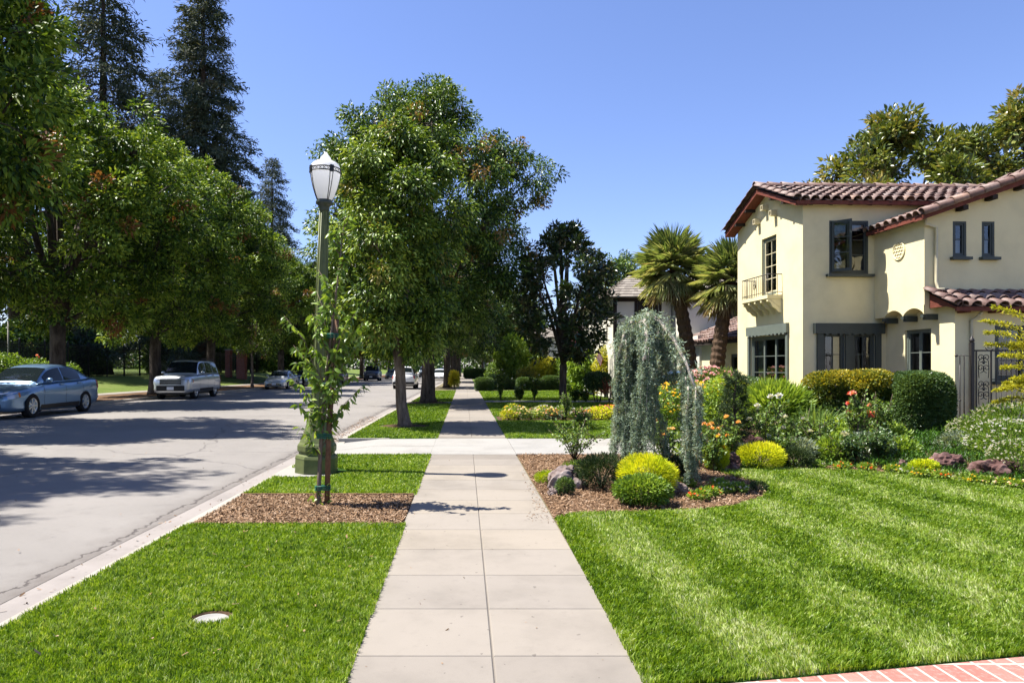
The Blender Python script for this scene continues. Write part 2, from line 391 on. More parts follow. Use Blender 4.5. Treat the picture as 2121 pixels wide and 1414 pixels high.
def cluster_leaves(lf, g, cen, nper, cr, L, W, droop, tint, tj=.22, flat=1., out=None):
    """a blob of leaves round each centre; leaves fan outwards and hang"""
    n = len(cen)*nper
    C0 = np.repeat(cen, nper, 0); d = rdirs(g, n); r = cr*g.random(n)**.45
    if np.ndim(cr): r = np.repeat(cr, nper)*g.random(n)**.45
    off = d*r[:, None]; off[:, 2] *= flat
    T = unit(d*.8 + rdirs(g, n)*.7 + np.array([0, 0, -droop]))
    if out is not None: T = unit(T + np.repeat(out, nper, 0)*.6)
    N = unit(rdirs(g, n)*.8 + np.array([0, 0, 1.0]))
    tr = np.repeat(tint, nper); tt = np.where(tr > .95, tr, np.clip(tr + g.normal(0, tj, n), 0, .94))
    lf.add(C0 + off, T, N, L*g.uniform(.65, 1.25, n), W*g.uniform(.7, 1.2, n), tt)

def polypt(pl, f):
    f = max(0, min(.9999, f))*(len(pl)-1); i = int(f); return pl[i].lerp(pl[i+1], f - i)

def tree_data(seed, H, z0, Rad, tr, split, lmat, bmat, nl=7, nlobe=26, ncl=24, nper=60, L=.16, W=.075, cr=.42, droop=.45,
              lean=(0, 0), lobe=.34, shape=.85, flare=1.5, brown=.05, twigs=.35, low=.0, squash=1., tb=.44):
    """trunk mesh and crown mesh of one broadleaf tree standing at the origin"""
    g = np.random.default_rng(seed); r = random.Random(seed); mb = MB()
    def env(t): return Rad*max(.05, math.sin(PI*min(1, max(0, t))**shape))**.62
    cx, cy = lean
    tz = [0, .08*split, .3*split, .7*split, split]
    rr = [tr*flare, tr*1.15, tr, tr*.92, tr*.95]
    trunk = [Vector((cx*z/split + (r.uniform(-.04, .04) if z else 0), cy*z/split, z)) for z in tz]
    mb.tube(trunk, rr, 12, caps=True)
    top = trunk[-1]
    lobes = []
    for i in range(nlobe):
        t = (i + .5)/nlobe; t = t*.92 + .05; a = i*2.399963 + r.uniform(-.4, .4)
        e = env(t); q = r.uniform(.55, .86) if t < .85 else r.uniform(.1, .6)
        lr = lobe*Rad*r.uniform(.75, 1.2)
        lobes.append((Vector((cx + e*q*math.cos(a), cy + squash*e*q*math.sin(a), z0 + (H - z0)*t - lr*.25)), lr))
    order = sorted(lobes, key=lambda q: -q[1]); limbs = []
    for i in range(nl):
        a = 2*PI*i/nl + r.uniform(-.3, .3)
        c = max(lobes, key=lambda q: (math.cos(math.atan2(q[0].y - cy, q[0].x - cx) - a))*1.2 + r.uniform(0, 1) + .5*(q[0].z - z0)/(H - z0))[0]
        mid = top.lerp(c, .5) + Vector((-(c.x-cx)*.14, -(c.y-cy)*.14, .05*H + r.uniform(-.2, .2)))
        pl = []
        for k in range(7):
            u = k/6; p = top*(1-u)**2 + mid*2*u*(1-u) + c*u*u
            pl.append(p + Vector((r.uniform(-.07, .07), r.uniform(-.07, .07), r.uniform(-.05, .05)))*(1 if 0 < k else 0)*Rad/4)
        limbs.append(pl); mb.tube(pl, [tr*.62*(1-u/6.6)**1.1 + .012 for u in range(7)], 7)
    cen, tin, outv = [], [], []
    for c, lr in lobes:
        pl = min(limbs, key=lambda q: min((p - c).length + max(0, p.z - c.z)*1.5 for p in q))
        s = min(pl, key=lambda p: (p - c).length + max(0, p.z - c.z)*1.5)
        if (s - c).length > .3:
            m = s.lerp(c, .5) + Vector((r.uniform(-.15, .15), r.uniform(-.15, .15), .12*(s-c).length))
            mb.tube([s, m, c], [tr*.2, tr*.13, tr*.06], 6)
        lt = r.uniform(-.16, .16)
        for k in range(ncl):
            d = Vector(rdirs(g, 1)[0]); d.z = d.z*.85 + .12
            p = c + d*lr*(.35 + .65*r.random()**.5)
            cen.append(p); outv.append(d); br = r.random() < brown
            tin.append(.98 if br else tb + lt + r.uniform(-.18, .18))
            if r.random() < twigs: mb.tube([c, c.lerp(p, .5) + Vector((0, 0, .06)), p], [tr*.07, tr*.045, .008], 4)
    lf = LF(); cluster_leaves(lf, g, np.array(cen), nper, cr, L, W, droop, np.array(tin), .27, .85, np.array(outv))  # wide random tint: dark leaves paint extra shade into the crown
    return mb.mesh('trunk', bmat), lf.mesh('crown', lmat)

def tree(name, data, loc, rz=0, sc=None, label=None, cat='tree', group=None):
    t = empty(name, loc, rz, label, cat, group)
    obj('trunk', data[0], t); obj('crown', data[1], t)
    if sc: t.scale = (sc, sc, sc) if not isinstance(sc, tuple) else sc
    return t

def conifer_data(seed, H, Rb, tr, z0=4, nb=240, nper=13, L=.6, W=.13, gap=.12):
    g = np.random.default_rng(seed); r = random.Random(seed); mb = MB(); lf = LF()
    mb.tube([(0, 0, z) for z in (0, 1, H*.3, H*.6, H*.85, H)], [tr*1.5, tr*1.1, tr*.85, tr*.55, tr*.22, .03], 10)
    cs, ts, ou = [], [], []
    for i in range(nb):
        t = ((i + r.random())/nb)**.9; z = z0 + (H - z0)*t
        if r.random() < gap: continue
        ln = (Rb*(1 - t)**.72 + .25)*r.uniform(.55, 1.12); a = i*2.4 + r.uniform(-.5, .5)
        d = Vector((math.cos(a), math.sin(a), 0)); rise = .18 if t > .8 else -.05 - .15*(1-t)
        p0 = Vector((0, 0, z)); pts = [p0 + d*ln*u + Vector((0, 0, ln*(rise*u + (-.22*u*u if t < .85 else .1*u)))) for u in (0, .35, .7, 1)]
        mb.tube(pts, [tr*.14*(1-t)+.03, tr*.09*(1-t)+.02, .02, .01], 4)
        m = max(3, int(ln*3.0)); bt = r.uniform(-.25, .25)
        for k in range(m):
            u = .22 + .78*(k + r.random())/m; p = polypt(pts, u)
            side = Vector((-d.y, d.x, 0))*r.uniform(-1, 1)*ln*.24*(1.15 - u)
            cs.append(p + side + Vector((0, 0, -.15))); ts.append(.42 + bt + r.uniform(-.2, .2)); ou.append(d)
    cs = np.array(cs); ts = np.clip(np.array(ts), 0, 1); ou = np.array(ou); n = len(cs)*nper
    C = np.repeat(cs, nper, 0) + g.normal(size=(n, 3))*np.array([.42, .42, .17])
    T = unit(np.repeat(ou, nper, 0)*.7 + rdirs(g, n)*.75 + np.array([0, 0, -.38])); N = unit(rdirs(g, n) + np.array([0, 0, .6]))
    lf.add(C, T, N, L*g.uniform(.5, 1.2, n), W*g.uniform(.6, 1.3, n), np.clip(np.repeat(ts, nper) + g.normal(0, .15, n), 0, 1))
    return mb.mesh('trunk', MAT['barkR']), lf.mesh('crown', MAT['needle'], .1, .1)

def palm_data(seed, base, top, tr, Rc, nf=70):
    """fan palm: base/top are trunk ends, Rc the frond length"""
    g = np.random.default_rng(seed); r = random.Random(seed); mb = MB(); lf = LF(); base, top = Vector(base), Vector(top)
    pts, rad = [], []
    for i in range(41):
        u = i/40; p = base.lerp(top, u); p.x += (top.x - base.x)*(u*u - u)*.5
        pts.append(p); rad.append(tr*(1.15 - .25*u)*(1.1 if i % 2 else .96))
    mb.tube(pts, rad, 12, smooth=False)
    for i in range(nf):
        t = (i + .5)/nf; el = R(86 - 132*t**.9) + r.uniform(-.12, .12); a = i*2.399963
        d = Vector((math.cos(a)*math.cos(el), math.sin(a)*math.cos(el), math.sin(el)))
        stem = Rc*r.uniform(.38, .5); p0 = top + Vector((0, 0, .15 - .35*t)); p1 = p0 + d*stem + Vector((0, 0, -.05))
        mb.tube([p0, p1], [.02, .012], 4)
        side = d.cross(Vector((0, 0, 1))); side = side.normalized() if side.length > .05 else Vector((1, 0, 0)); up = side.cross(d).normalized()
        m = 34; fan = np.linspace(-1.9, 1.9, m) + g.normal(0, .05, m)
        T = np.array([d*math.cos(q) + side*math.sin(q)*.95 + up*(.12 - .05*abs(q)) for q in fan]) + np.array([0, 0, -.08 - .2*t])
        L = Rc*(.62 - .09*np.abs(fan))*g.uniform(.9, 1.1, m); tin = .38 + .32*t + g.normal(0, .12, m)
        if t > .9: tin = .95 + g.normal(0, .05, m); L *= .9
        lf.add(np.repeat([tuple(p1)], m, 0), T, np.repeat([tuple(up)], m, 0) + g.normal(0, .15, (m, 3)), L, Rc*.028, np.clip(tin, 0, 1))
    return mb.mesh('trunk', MAT['barkP']), lf.mesh('crown', MAT['palm'], .25, .22)

def shrub_pts(g, n, rx, ry, rz, boxy=2., shell=.35, zmin=-.55):
    """points in a rounded (super-ellipsoid) body centred on z = rz, most of them near the skin"""
    d = rdirs(g, n*2); d = d[d[:, 2] > zmin][:n]
    k = (np.abs(d)**boxy).sum(1)**(1/boxy); d2 = d/k[:, None]
    q = (1 - shell*g.random(len(d))**1.3)[:, None]
    return d2*q*np.array([rx, ry, rz]) + np.array([0, 0, rz]), d

def shrub_data(seed, rx, ry, rz, mat, n=2600, L=.06, W=.035, boxy=2., shell=.4, zmin=-.75, lump=.16, tint=.5, topt=.0, spike=0., droop=.2, tj=.2, long=False, stems=7):
    g = np.random.default_rng(seed); P, d = shrub_pts(g, n, rx, ry, rz, boxy, shell, zmin)
    f = sum(np.sin(P @ (rdirs(g, 1)[0]*w) + g.uniform(0, 6)) for w in np.array([5., 8., 12.])*(.6/max(.25, rx)))/3
    P = P + d*(f*lump*min(rx, rz))[:, None]; P[:, 2] = np.maximum(P[:, 2], .01)
    T = unit(d*(.6 + spike) + rdirs(g, len(P))*.8*(1 - min(.8, spike*.5)) + np.array([0, 0, spike*.6 - droop]))
    N = unit(rdirs(g, len(P)) + np.array([0, 0, .8]) + d*.4)
    tt = np.clip(tint + f*.25 + g.normal(0, tj, len(P)) + topt*(P[:, 2]/(2*rz) - .5), 0, 1)
    lf = LF(); lf.add(P, T, N, L*g.uniform(.6, 1.3, len(P)), W*g.uniform(.7, 1.3, len(P)), tt)
    mb = MB(); r = random.Random(seed)
    for i in range(stems):
        a = 2*PI*i/max(1, stems) + r.random(); q = r.uniform(.3, .75)
        mb.tube([(0, 0, -.03), (rx*q*.4*math.cos(a), ry*q*.4*math.sin(a), rz*.6), (rx*q*math.cos(a), ry*q*math.sin(a), rz*1.35)], [.022, .014, .006], 5)
    return mb.mesh('stem', MAT['twig']), lf.mesh('foliage', mat, .15, .15, long)

def bloom(lf, g, c, r, t, up=(0, 0, 1), n=16):
    """one rose-like flower: rings of petals"""
    u = Vector(up).normalized(); x = u.orthogonal().normalized(); y = u.cross(x)
    C, T, N = [], [], []
    for i in range(n):
        a = i*2.399; q = (i + 1)/n; d = x*math.cos(a) + y*math.sin(a)
        C.append(Vector(c) - u*r*.25); T.append(d*q*1.05 + u*(1.05 - .75*q)); N.append(u*.6 - d*.9)
    lf.add(np.array(C), np.array(T), np.array(N), r*1.05, r*.95, np.clip(t + g.normal(0, .12, n), 0, 1))

def flowers_mesh(name, pts, r, mat, seed=1, n=7, ups=None, tlo=0, thi=1):
    g = np.random.default_rng(seed); lf = LF()
    for i, p in enumerate(pts): bloom(lf, g, p, r*g.uniform(.75, 1.25), g.uniform(tlo, thi), (g.normal(0, .35), -.35 + g.normal(0, .3), 1), n)
    return lf.mesh(name, mat, .1, .1)

def plant(name, data, loc, rz=0, sc=None, label=None, cat='shrub', group=None, bl=None, blname='blossoms'):
    t = empty(name, loc, rz, label, cat, group)
    obj('stem', data[0], t); obj('foliage', data[1], t)
    if bl is not None: obj(blname, bl, t)
    if sc: t.scale = (sc, sc, sc) if not isinstance(sc, tuple) else sc
    return t

def rose_data(seed, h, w, nst=7, lmat=None, nl=26, L=.06, dens=1.):
    """open rose bush: upright canes with leaves; returns stem, foliage and cane tips"""
    g = np.random.default_rng(seed); r = random.Random(seed); mb = MB(); lf = LF(); tips = []
    for i in range(nst):
        a = 2*PI*i/nst + r.uniform(-.5, .5); q = r.uniform(.25, 1)*w; hh = h*r.uniform(.65, 1.02)
        tip = Vector((q*math.cos(a), q*math.sin(a), hh)); mid = Vector((tip.x*.35, tip.y*.35, hh*.5)); pts = [Vector((0, 0, -.02)), mid, tip]
        mb.tube(pts, [.011, .008, .004], 5); tips.append(tip)
        sub = [pts]
        for k in range(3):
            s = polypt(pts, r.uniform(.3, .8)); e = s + Vector((r.uniform(-1, 1)*w*.5, r.uniform(-1, 1)*w*.5, r.uniform(.05, .3)*h))
            mb.tube([s, e], [.006, .003], 4); sub.append([s, s.lerp(e, .5), e]); tips.append(e)
        for sp in sub:
            m = int(nl*dens); C = np.array([tuple(polypt(sp, r.uniform(.25, 1))) for _ in range(m)]) + g.normal(0, .035, (m, 3))
            lf.add(C, unit(rdirs(g, m) + np.array([0, 0, -.1])), unit(rdirs(g, m)*.6 + np.array([0, 0, 1])), L*g.uniform(.6, 1.3, m), L*.6*g.uniform(.7, 1.2, m), np.clip(g.normal(.48, .25, m), 0, 1))
    return (mb.mesh('stem', MAT['twig']), lf.mesh('foliage', lmat or MAT['shrub'], .15, .15)), tips

def inpoly(px, py, poly):
    c = np.zeros(len(px), bool); n = len(poly)
    for i in range(n):
        x0, y0 = poly[i]; x1, y1 = poly[(i+1) % n]
        if y0 == y1: continue
        k = (py >= min(y0, y1)) & (py < max(y0, y1)); c ^= k & (px < (py - y0)*(x1 - x0)/(y1 - y0) + x0)
    return c

def vnoise(x, y, seed, sc):
    g = np.random.default_rng(seed); s = 0
    for k in range(6):
        a = g.uniform(0, 2*PI); w = sc*g.uniform(.6, 2.2); s = s + np.sin((x*math.cos(a) + y*math.sin(a))*w + g.uniform(0, 6))
    return s/6

def grass_mesh(name, poly, mat, seed, dens, L=.055, stripes=None, zf=None, holes=(), near=3.2, tint=.46, wmul=1.):
    g = np.random.default_rng(seed); xs = [p[0] for p in poly]; ys = [p[1] for p in poly]
    P = []; y0 = max(near, min(ys)); Y1 = max(ys)
    while y0 < Y1:
        y1 = min(Y1, y0*1.12); x0, x1 = min(xs), max(xs); n = int(dens(y0)*(x1 - x0)*(y1 - y0))
        q = np.stack([g.uniform(x0, x1, n), g.uniform(y0, y1, n)], 1); P.append(q[inpoly(q[:, 0], q[:, 1], poly)]); y0 = y1
    P = np.concatenate(P)
    vis = np.abs(P[:, 0] - .07*P[:, 1]) < P[:, 1]*.85 + .6; P = P[vis]
    for hx, hy, hr in holes: P = P[((P[:, 0]-hx)**2 + ((P[:, 1]-hy)*1.1)**2) > hr*hr]
    n = len(P); X, Y = P[:, 0], P[:, 1]; Z = zf(X, Y) if zf else np.zeros(n)
    lowf = vnoise(X, Y, seed, 1.6); hi = vnoise(X, Y, seed+1, 7)
    tuft = np.floor(X*22)*12.9898 + np.floor(Y*22)*78.233; tuft = np.modf(np.abs(np.sin(tuft))*43758.5453)[0]
    tuft2 = np.modf(tuft*91.7)[0]
    lean = g.normal(0, .42, (n, 2)) + np.stack([np.cos(tuft*6.28), np.sin(tuft*6.28)], 1)*.35
    t = tint + .13*lowf + .10*hi + g.normal(0, .19, n) + (tuft2 - .5)*.34  # random spread; the palest blades paint glints into the turf colour
    hgt = L*g.uniform(.55, 1.2, n)*(1 + .2*lowf)
    if stripes is not None:
        st = stripes(X + .10*vnoise(X, Y, seed+2, 2.5), Y); lean[:, 1] += st*.28; lean[:, 0] -= .15*st; k = np.clip(.8*st + 1.1*vnoise(X, Y, seed+3, 4) + .8*vnoise(X, Y, seed+4, 13), -1, 1)
        t = t + .14*k + np.where(g.random(n) < .10*(1+k), .28, 0)
    w = .0033*(np.maximum(Y, 3.5)/4)**.85*g.uniform(.7, 1.3, n)*wmul
    a = g.uniform(0, PI, n); dx, dy = np.cos(a)*w, np.sin(a)*w
    hgt = hgt*.74; h = hgt/np.sqrt(1 + (lean**2).sum(1)*.7)
    b0 = np.stack([X - dx, Y - dy, Z - .005], 1); b1 = np.stack([X + dx, Y + dy, Z - .005], 1)
    mid = np.stack([X + lean[:, 0]*h*.35, Y + lean[:, 1]*h*.35, Z + h*.6], 1)
    m0 = mid - np.stack([dx, dy, 0*dx], 1)*.8; m1 = mid + np.stack([dx, dy, 0*dx], 1)*.8
    tip = np.stack([X + lean[:, 0]*h, Y + lean[:, 1]*h, Z + h], 1)
    V = np.stack([b0, b1, m1, m0, tip], 1).reshape(-1, 3); f = np.array([(0,1,2),(0,2,3),(3,2,4)])
    F = (f[None] + (np.arange(n)*5)[:, None, None]).reshape(-1, 3)
    return mesh_np(name, V, F, mat, np.repeat(np.clip(t, 0, 1), 5))

def chips_mesh(name, poly, n, seed, mat, size=.03, zf=None, zr=.02):
    g = np.random.default_rng(seed); xs = [p[0] for p in poly]; ys = [p[1] for p in poly]
    q = np.stack([g.uniform(min(xs), max(xs), n), g.uniform(min(ys), max(ys), n)], 1); q = q[inpoly(q[:, 0], q[:, 1], poly)]; n = len(q)
    z = (zf(q[:, 0], q[:, 1]) if zf else 0) + g.uniform(.002, zr, n)
    C = np.stack([q[:, 0], q[:, 1], z], 1); T = unit(g.normal(size=(n, 3))*np.array([1, 1, .35])); S = unit(np.cross(T, unit(rdirs(g, n)*.5 + np.array([0, 0, 1]))))
    l = size*g.uniform(.4, 1.3, n)[:, None]; w = size*g.uniform(.12, .35, n)[:, None]
    V = np.stack([C - T*l - S*w, C + T*l*.9 - S*w*.7, C + T*l + S*w, C - T*l*.8 + S*w], 1).reshape(-1, 3)
    F = np.arange(n*4).reshape(-1, 4); return mesh_np(name, V, F, mat, np.repeat(np.clip(g.normal(.5, .27, n), 0, 1), 4))

def rock_mesh(name, seed, sx, sy, sz, mat, rough=.45):
    g = np.random.default_rng(seed); bm = bmesh.new(); bmesh.ops.create_icosphere(bm, subdivisions=4, radius=1)
    V = np.array([v.co[:] for v in bm.verts]); k = np.zeros(len(V)); am = 1.
    ws = [rdirs(g, 5) for _ in range(4)]
    for o, f in enumerate((2., 4.5, 9., 18.)):
        for w in ws[o]: k += am*np.abs(np.sin(V @ w*f + g.uniform(0, 6)))/5
        am *= .55
    k -= k.mean()
    for v, q in zip(bm.verts, k):
        c = v.co*(1 + q*rough*2.2); v.co = Vector((c.x*sx, c.y*sy, (c.z + .55)*sz))
    me = bpy.data.meshes.new(name); bm.to_mesh(me); bm.free()
    a = me.attributes.new('tint', 'FLOAT', 'POINT'); a.data.foreach_set('value', np.clip(.45 + k*1.1 + g.normal(0, .1, len(k)), 0, 1).astype(np.float32))
    me.materials.append(mat); return me
# ------------------------------------------------------------------ the setting
def KR(Y): return float(np.interp(Y, [-8, 5, 27, 60, 90, 400], [-3.0, -2.98, -2.74, -2.45, -2.1, -1.9]))
def KL(Y): return float(np.interp(Y, [-8, 34, 45, 56, 80, 110, 400], [-17, -17, -16.5, -15.6, -13.9, -12.6, -12.0]))
YS = [-8, 0, 3, 6, 9, 12.2, 12.8, 13.4, 14.8, 15.3, 15.9, 18, 22, 27, 31, 36, 45, 56, 68, 80, 95, 110, 150, 220, 400]
def drop(Y): return 1. if 12.75 < Y < 15.5 else 0.
def struct(o): o['kind'] = 'structure'; return o
def stuff(o): o['kind'] = 'stuff'; return o

def strip(name, mat, rows):
    """rows: one list of (x, z, tint) per station in YS"""
    mb = MB(); m = len(rows[0])
    for Y, rw in zip(YS, rows):
        for x, z, t in rw: mb.v.append((x, Y, z)); mb.t.append(t)
    for i in range(len(rows)-1):
        for k in range(m-1): mb.f.append([i*m+k, i*m+k+1, (i+1)*m+k+1, (i+1)*m+k]); mb.sm.append(False)
    return struct(mb.build(name, mat))
RZ = -.135
strip('road', MAT['asphalt'], [[(KL(Y)+.42, RZ+.004, 0), (KL(Y)+2.2, RZ+.02, 1.8), ((KL(Y)+KR(Y))/2, RZ+.05, 5), (KR(Y)-2.2, RZ+.02, 1.8), (KR(Y)-.42, RZ+.004, 0)] for Y in YS])
def gutter(name, K, sgn):
    strip(name, MAT['gutter'], [sorted([(K(Y)-sgn*.60, RZ-.004, .5), (K(Y)-sgn*.30, RZ+.004, .5), (K(Y)+sgn*.02, RZ+.002, .5)]) for Y in YS])
gutter('gutter', KR, 1); gutter('gutter', KL, -1)
def kerbrows(K, sgn):
    out = []
    for Y in YS:
        d = drop(Y) if sgn > 0 else 0; zt = -.012 - .10*d
        r = [(K(Y), RZ-.02, .5), (K(Y)+sgn*.02, zt-.02, .5), (K(Y)+sgn*.045, zt, .5), (K(Y)+sgn*.17, zt+.004, .6), (K(Y)+sgn*.175, -.2, .6)]
        out.append(r if sgn > 0 else r[::-1])
    return out
strip('kerb', MAT['kerb'], kerbrows(KR, 1)); strip('kerb', MAT['kerb'], kerbrows(KL, -1))

def sheet(name, poly, z, mat):
    mb = MB(); mb.poly([(p[0], p[1], z if not callable(z) else z(*p)) for p in poly]); return struct(mb.build(name, mat))
sheet('ground', [(-700, -60), (700, -60), (700, 1400), (-700, 1400)], -.24, MAT['dirt'])

# sidewalk of scored concrete slabs, real grooves between them
def sidewalk():
    g = random.Random(3); mb = MB(); y = 3.83 - .745*14; i = 0
    SX0, SX1, MX = -.63, .935, .155
    while y < 190:
        y1 = y + .745; gp = .008 if i % 2 else .003
        if y > 40: y1 = y + 1.49
        tt = g.uniform(.12, .92)
        for x0, x1 in ((SX0, MX-.004), (MX+.004, SX1)):
            mb.tint = min(1, max(0, tt + g.uniform(-.06, .06))); e = .006
            if 12.62 < (y+y1)/2 < 15.6: continue
            a, b = y + gp/2, y1 - gp/2
            vs = [(x0, a, -.05), (x1, a, -.05), (x1, b, -.05), (x0, b, -.05), (x0, a, -e), (x1, a, -e), (x1, b, -e), (x0, b, -e), (x0+e, a+e*.6, 0), (x1-e, a+e*.6, 0), (x1-e, b-e*.6, 0), (x0+e, b-e*.6, 0)]
            mb.add(vs, [(0,1,5,4), (1,2,6,5), (2,3,7,6), (3,0,4,7), (4,5,9,8), (5,6,10,9), (6,7,11,10), (7,4,8,11), (8,9,10,11)])
        y = y1; i += 1
    mb.tint = 0; mb.box(SX0+.01, SX1-.01, -6, 190, -.06, -.009)
    return struct(mb.build('sidewalk', MAT['walk']))
sidewalk()

# parkway strip between kerb and sidewalk
def park(y0, y1, n=8): return [(KR(y)+.175, y) for y in np.linspace(y0, y1, n)] + [(-.64, y) for y in np.linspace(y1, y0, n)]
sheet('parkway_lawn', park(-6, 7.0), -.02, MAT['turf'])
sheet('mulch_strip', park(7.0, 8.62), -.018, MAT['soilred'])
sheet('parkway_lawn', park(8.66, 12.62), -.02, MAT['turf'])
sheet('parkway_lawn', park(15.56, 30.7), -.02, MAT['turf'])
sheet('parkway_lawn', park(31.9, 47), -.02, MAT['turf'])
sheet('parkway_ground', park(47, 190, 14), -.02, MAT['dirt'])
sheet('carriage_walk', park(30.74, 31.86), -.006, MAT['newcon'])
# driveway apron and driveway
mb = MB(); mb.tint = .6
for a, b in ((12.66, 14.05), (14.065, 15.5)):
    x0, x1, x2 = KR(14)+.05, -1.9, -.64
    mb.box(-.635, .94, a, b, -.05, .003)
    mb.quad((x0, a, -.112), (x1, a, -.012), (x1, b, -.012), (x0, b, -.112)); mb.quad((x1, a, -.012), (x2, a, -.003), (x2, b, -.003), (x1, b, -.012))
mb.box(KR(15)+.03, -1.7, 15.504, 15.60, -.16, -.003)
struct(mb.build('driveway_apron', MAT['newcon']))
mb = MB(); g = random.Random(8)
xs = [.945, 2.4, 3.9, 5.4, 6.9, 8.4]
for x0, x1 in zip(xs, xs[1:]):
    mb.tint = g.uniform(.4, .8); mb.box(x0+.004, x1-.004, 12.7, 15.46, -.05, .002)
struct(mb.build('driveway', MAT['newcon']))
# yards on the house side
sheet('yard_ground', [(.94, -6), (90, -6), (90, 250), (.94, 250)], -.03, MAT['dirt'])
LAWN = [(.95, 3.46), (.95, 7.33), (1.2, 7.55), (1.9, 7.62), (2.6, 7.72), (3.1, 7.95), (3.66, 8.5), (4.0, 9.2), (4.0, 9.9), (3.82, 10.7), (3.92, 11.12), (5.2, 10.95), (6.2, 10.6), (6.87, 9.95), (7.5, 9.2), (8.3, 8.6), (9.6, 8.3), (9.6, 5.0), (3.1, 3.85), (1.72, 3.59)]
sheet('front_lawn', LAWN, -.012, MAT['turf'])
BED = [(.95, 7.36), (1.2, 7.56), (1.9, 7.64), (2.6, 7.74), (3.1, 7.97), (3.68, 8.5), (4.04, 9.2), (4.04, 9.9), (3.86, 10.7), (3.95, 11.16), (5.2, 10.98), (6.2, 10.64), (6.9, 9.98), (7.55, 9.2), (8.3, 8.63), (9.7, 8.33), (9.7, 12.68), (.95, 12.68)]
sheet('mulch_bed', BED, -.008, MAT['soilred'])
sheet('house_bed', [(5.6, 12.69), (12.5, 12.69), (12.5, 22.8), (8.0, 22.8), (5.6, 17)], -.004, MAT['soil'])
sheet('brick_path', [(1.0, 1.8), (14, 1.8), (14, 5.71), (9.6, 4.98), (3.1, 3.835), (1.72, 3.575), (.94, 3.44), (.94, 1.8)], -.006, MAT['brick'])
sheet('side_lawn', [(.95, 15.5), (5.55, 15.5), (7.9, 22.8), (7.9, 31.1), (.95, 31.1)], -.012, MAT['turf'])
sheet('flower_bed_soil', [(1.0, 20.5), (7.2, 20.5), (7.2, 22.5), (1.0, 22.5)], -.006, MAT['soil'])
sheet('entry_walk', [(.94, 31.2), (12, 31.2), (12, 33.1), (.94, 33.1)], -.002, MAT['newcon'])
sheet('neighbour_lawn', [(.95, 33.15), (9.5, 33.15), (9.5, 47), (.95, 47)], -.012, MAT['turf'])
sheet('neighbour_lawn', [(.95, 54), (11, 54), (11, 95), (.95, 95)], -.012, MAT['turfdry'])
# far side of the street: mulch strip, pavement, rising lawn
def lz(x): return float(np.interp(-x, [22.6, 30.2, 34], [-.01, .82, .9]))
def farstrip(name, x0, x1, mat, z0, z1, ext=0):
    mb = MB(); ys = [-8, 34, 45, 56, 80, 110, 260]
    def sh(Y): return KL(Y) + 17
    for a, b in zip(ys, ys[1:]):
        mb.quad((x0+sh(a), a, z0), (x1+sh(a), a, z1), (x1+sh(b), b, z1), (x0+sh(b), b, z0))
    return struct(mb.build(name, mat))
farstrip('far_parkway', -21, -17.17, MAT['soilred'], -.02, -.02)
farstrip('far_pavement', -22.6, -20.99, MAT['walk'], .002, .002)
farstrip('far_lawn', -30.2, -22.59, MAT['turfdry'], .82, -.01)
farstrip('far_yard', -150, -30.19, MAT['turfdry'], 1.0, .82)

# grass blades, mulch chips: nobody could count them
d1 = lambda y: 21000*min(1, (3.9/y))**1.75
stuff(obj('parkway_grass', grass_mesh('parkway_grass', [(-2.83, 3.3), (-.60, 3.3), (-.60, 7.02), (-2.83, 7.02)], MAT['grass'], 11, d1, .052, holes=[(-1.62, 4.42, .13)], tint=.50)))
stuff(obj('parkway_grass', grass_mesh('parkway_grass', [(-2.8, 8.66), (-.61, 8.66), (-.61, 12.6), (-2.75, 12.6)], MAT['grass'], 12, d1, .055, holes=[(-2.42, 10.55, .62)], tint=.48)))
stuff(obj('parkway_grass', grass_mesh('parkway_grass', [(-2.66, 15.6), (-.61, 15.6), (-.61, 30.7), (-2.5, 30.7)], MAT['grass'], 13, d1, .06, holes=[(-1.64, 18.75, .75), (-1.66, 30.6, 1.0)], tint=.40)))
stuff(obj('parkway_grass', grass_mesh('parkway_grass', [(-2.45, 31.95), (-.61, 31.95), (-.61, 47), (-2.3, 47)], MAT['grass'], 14, d1, .06, tint=.42)))
def stripes(X, Y): return np.clip(np.sin((X - .62 + .05*Y)*2*PI/.98)*1.6, -1, 1)
stuff(obj('lawn_grass', grass_mesh('lawn_grass', LAWN[1:-2] + [(3.1, 3.85), (1.72, 3.59), (.92, 3.45), (.90, 3.46)], MAT['grass'], 15, d1, .052, stripes=stripes, tint=.50)))
stuff(obj('lawn_grass', grass_mesh('lawn_grass', [(.93, 15.5), (5.5, 15.5), (6.9, 20.5), (.93, 20.5)], MAT['grass'], 16, d1, .06, tint=.48)))
stuff(obj('lawn_grass', grass_mesh('lawn_grass', [(.93, 22.5), (7.8, 22.5), (7.8, 31.1), (.93, 31.1)], MAT['grass'], 17, d1, .06, tint=.44)))
stuff(obj('lawn_grass', grass_mesh('lawn_grass', [(.93, 33.15), (9.4, 33.15), (9.4, 47), (.93, 47)], MAT['grass'], 18, d1, .06, tint=.46)))
stuff(obj('mulch_chips', chips_mesh('mulch_chips', park(7.0, 8.6), 26000, 21, MAT['chip'], .022, zr=.022)))
stuff(obj('mulch_chips', chips_mesh('mulch_chips', BED, 52000, 22, MAT['chip'], .024, zr=.024)))
stuff(obj('mulch_chips', chips_mesh('mulch_chips', [(.62, 7.2), (.96, 7.0), (.96, 10.8), (.86, 10.8), (.80, 8.2)], 420, 23, MAT['chip'], .016, zr=.008)))
stuff(obj('gutter_litter', chips_mesh('gutter_litter', [(-3.42, 3.6), (-3.02, 3.6), (-2.85, 15), (-3.35, 15)], 150, 24, MAT['chip'], .022, zr=.006, zf=lambda x, y: 0*x - .128)))
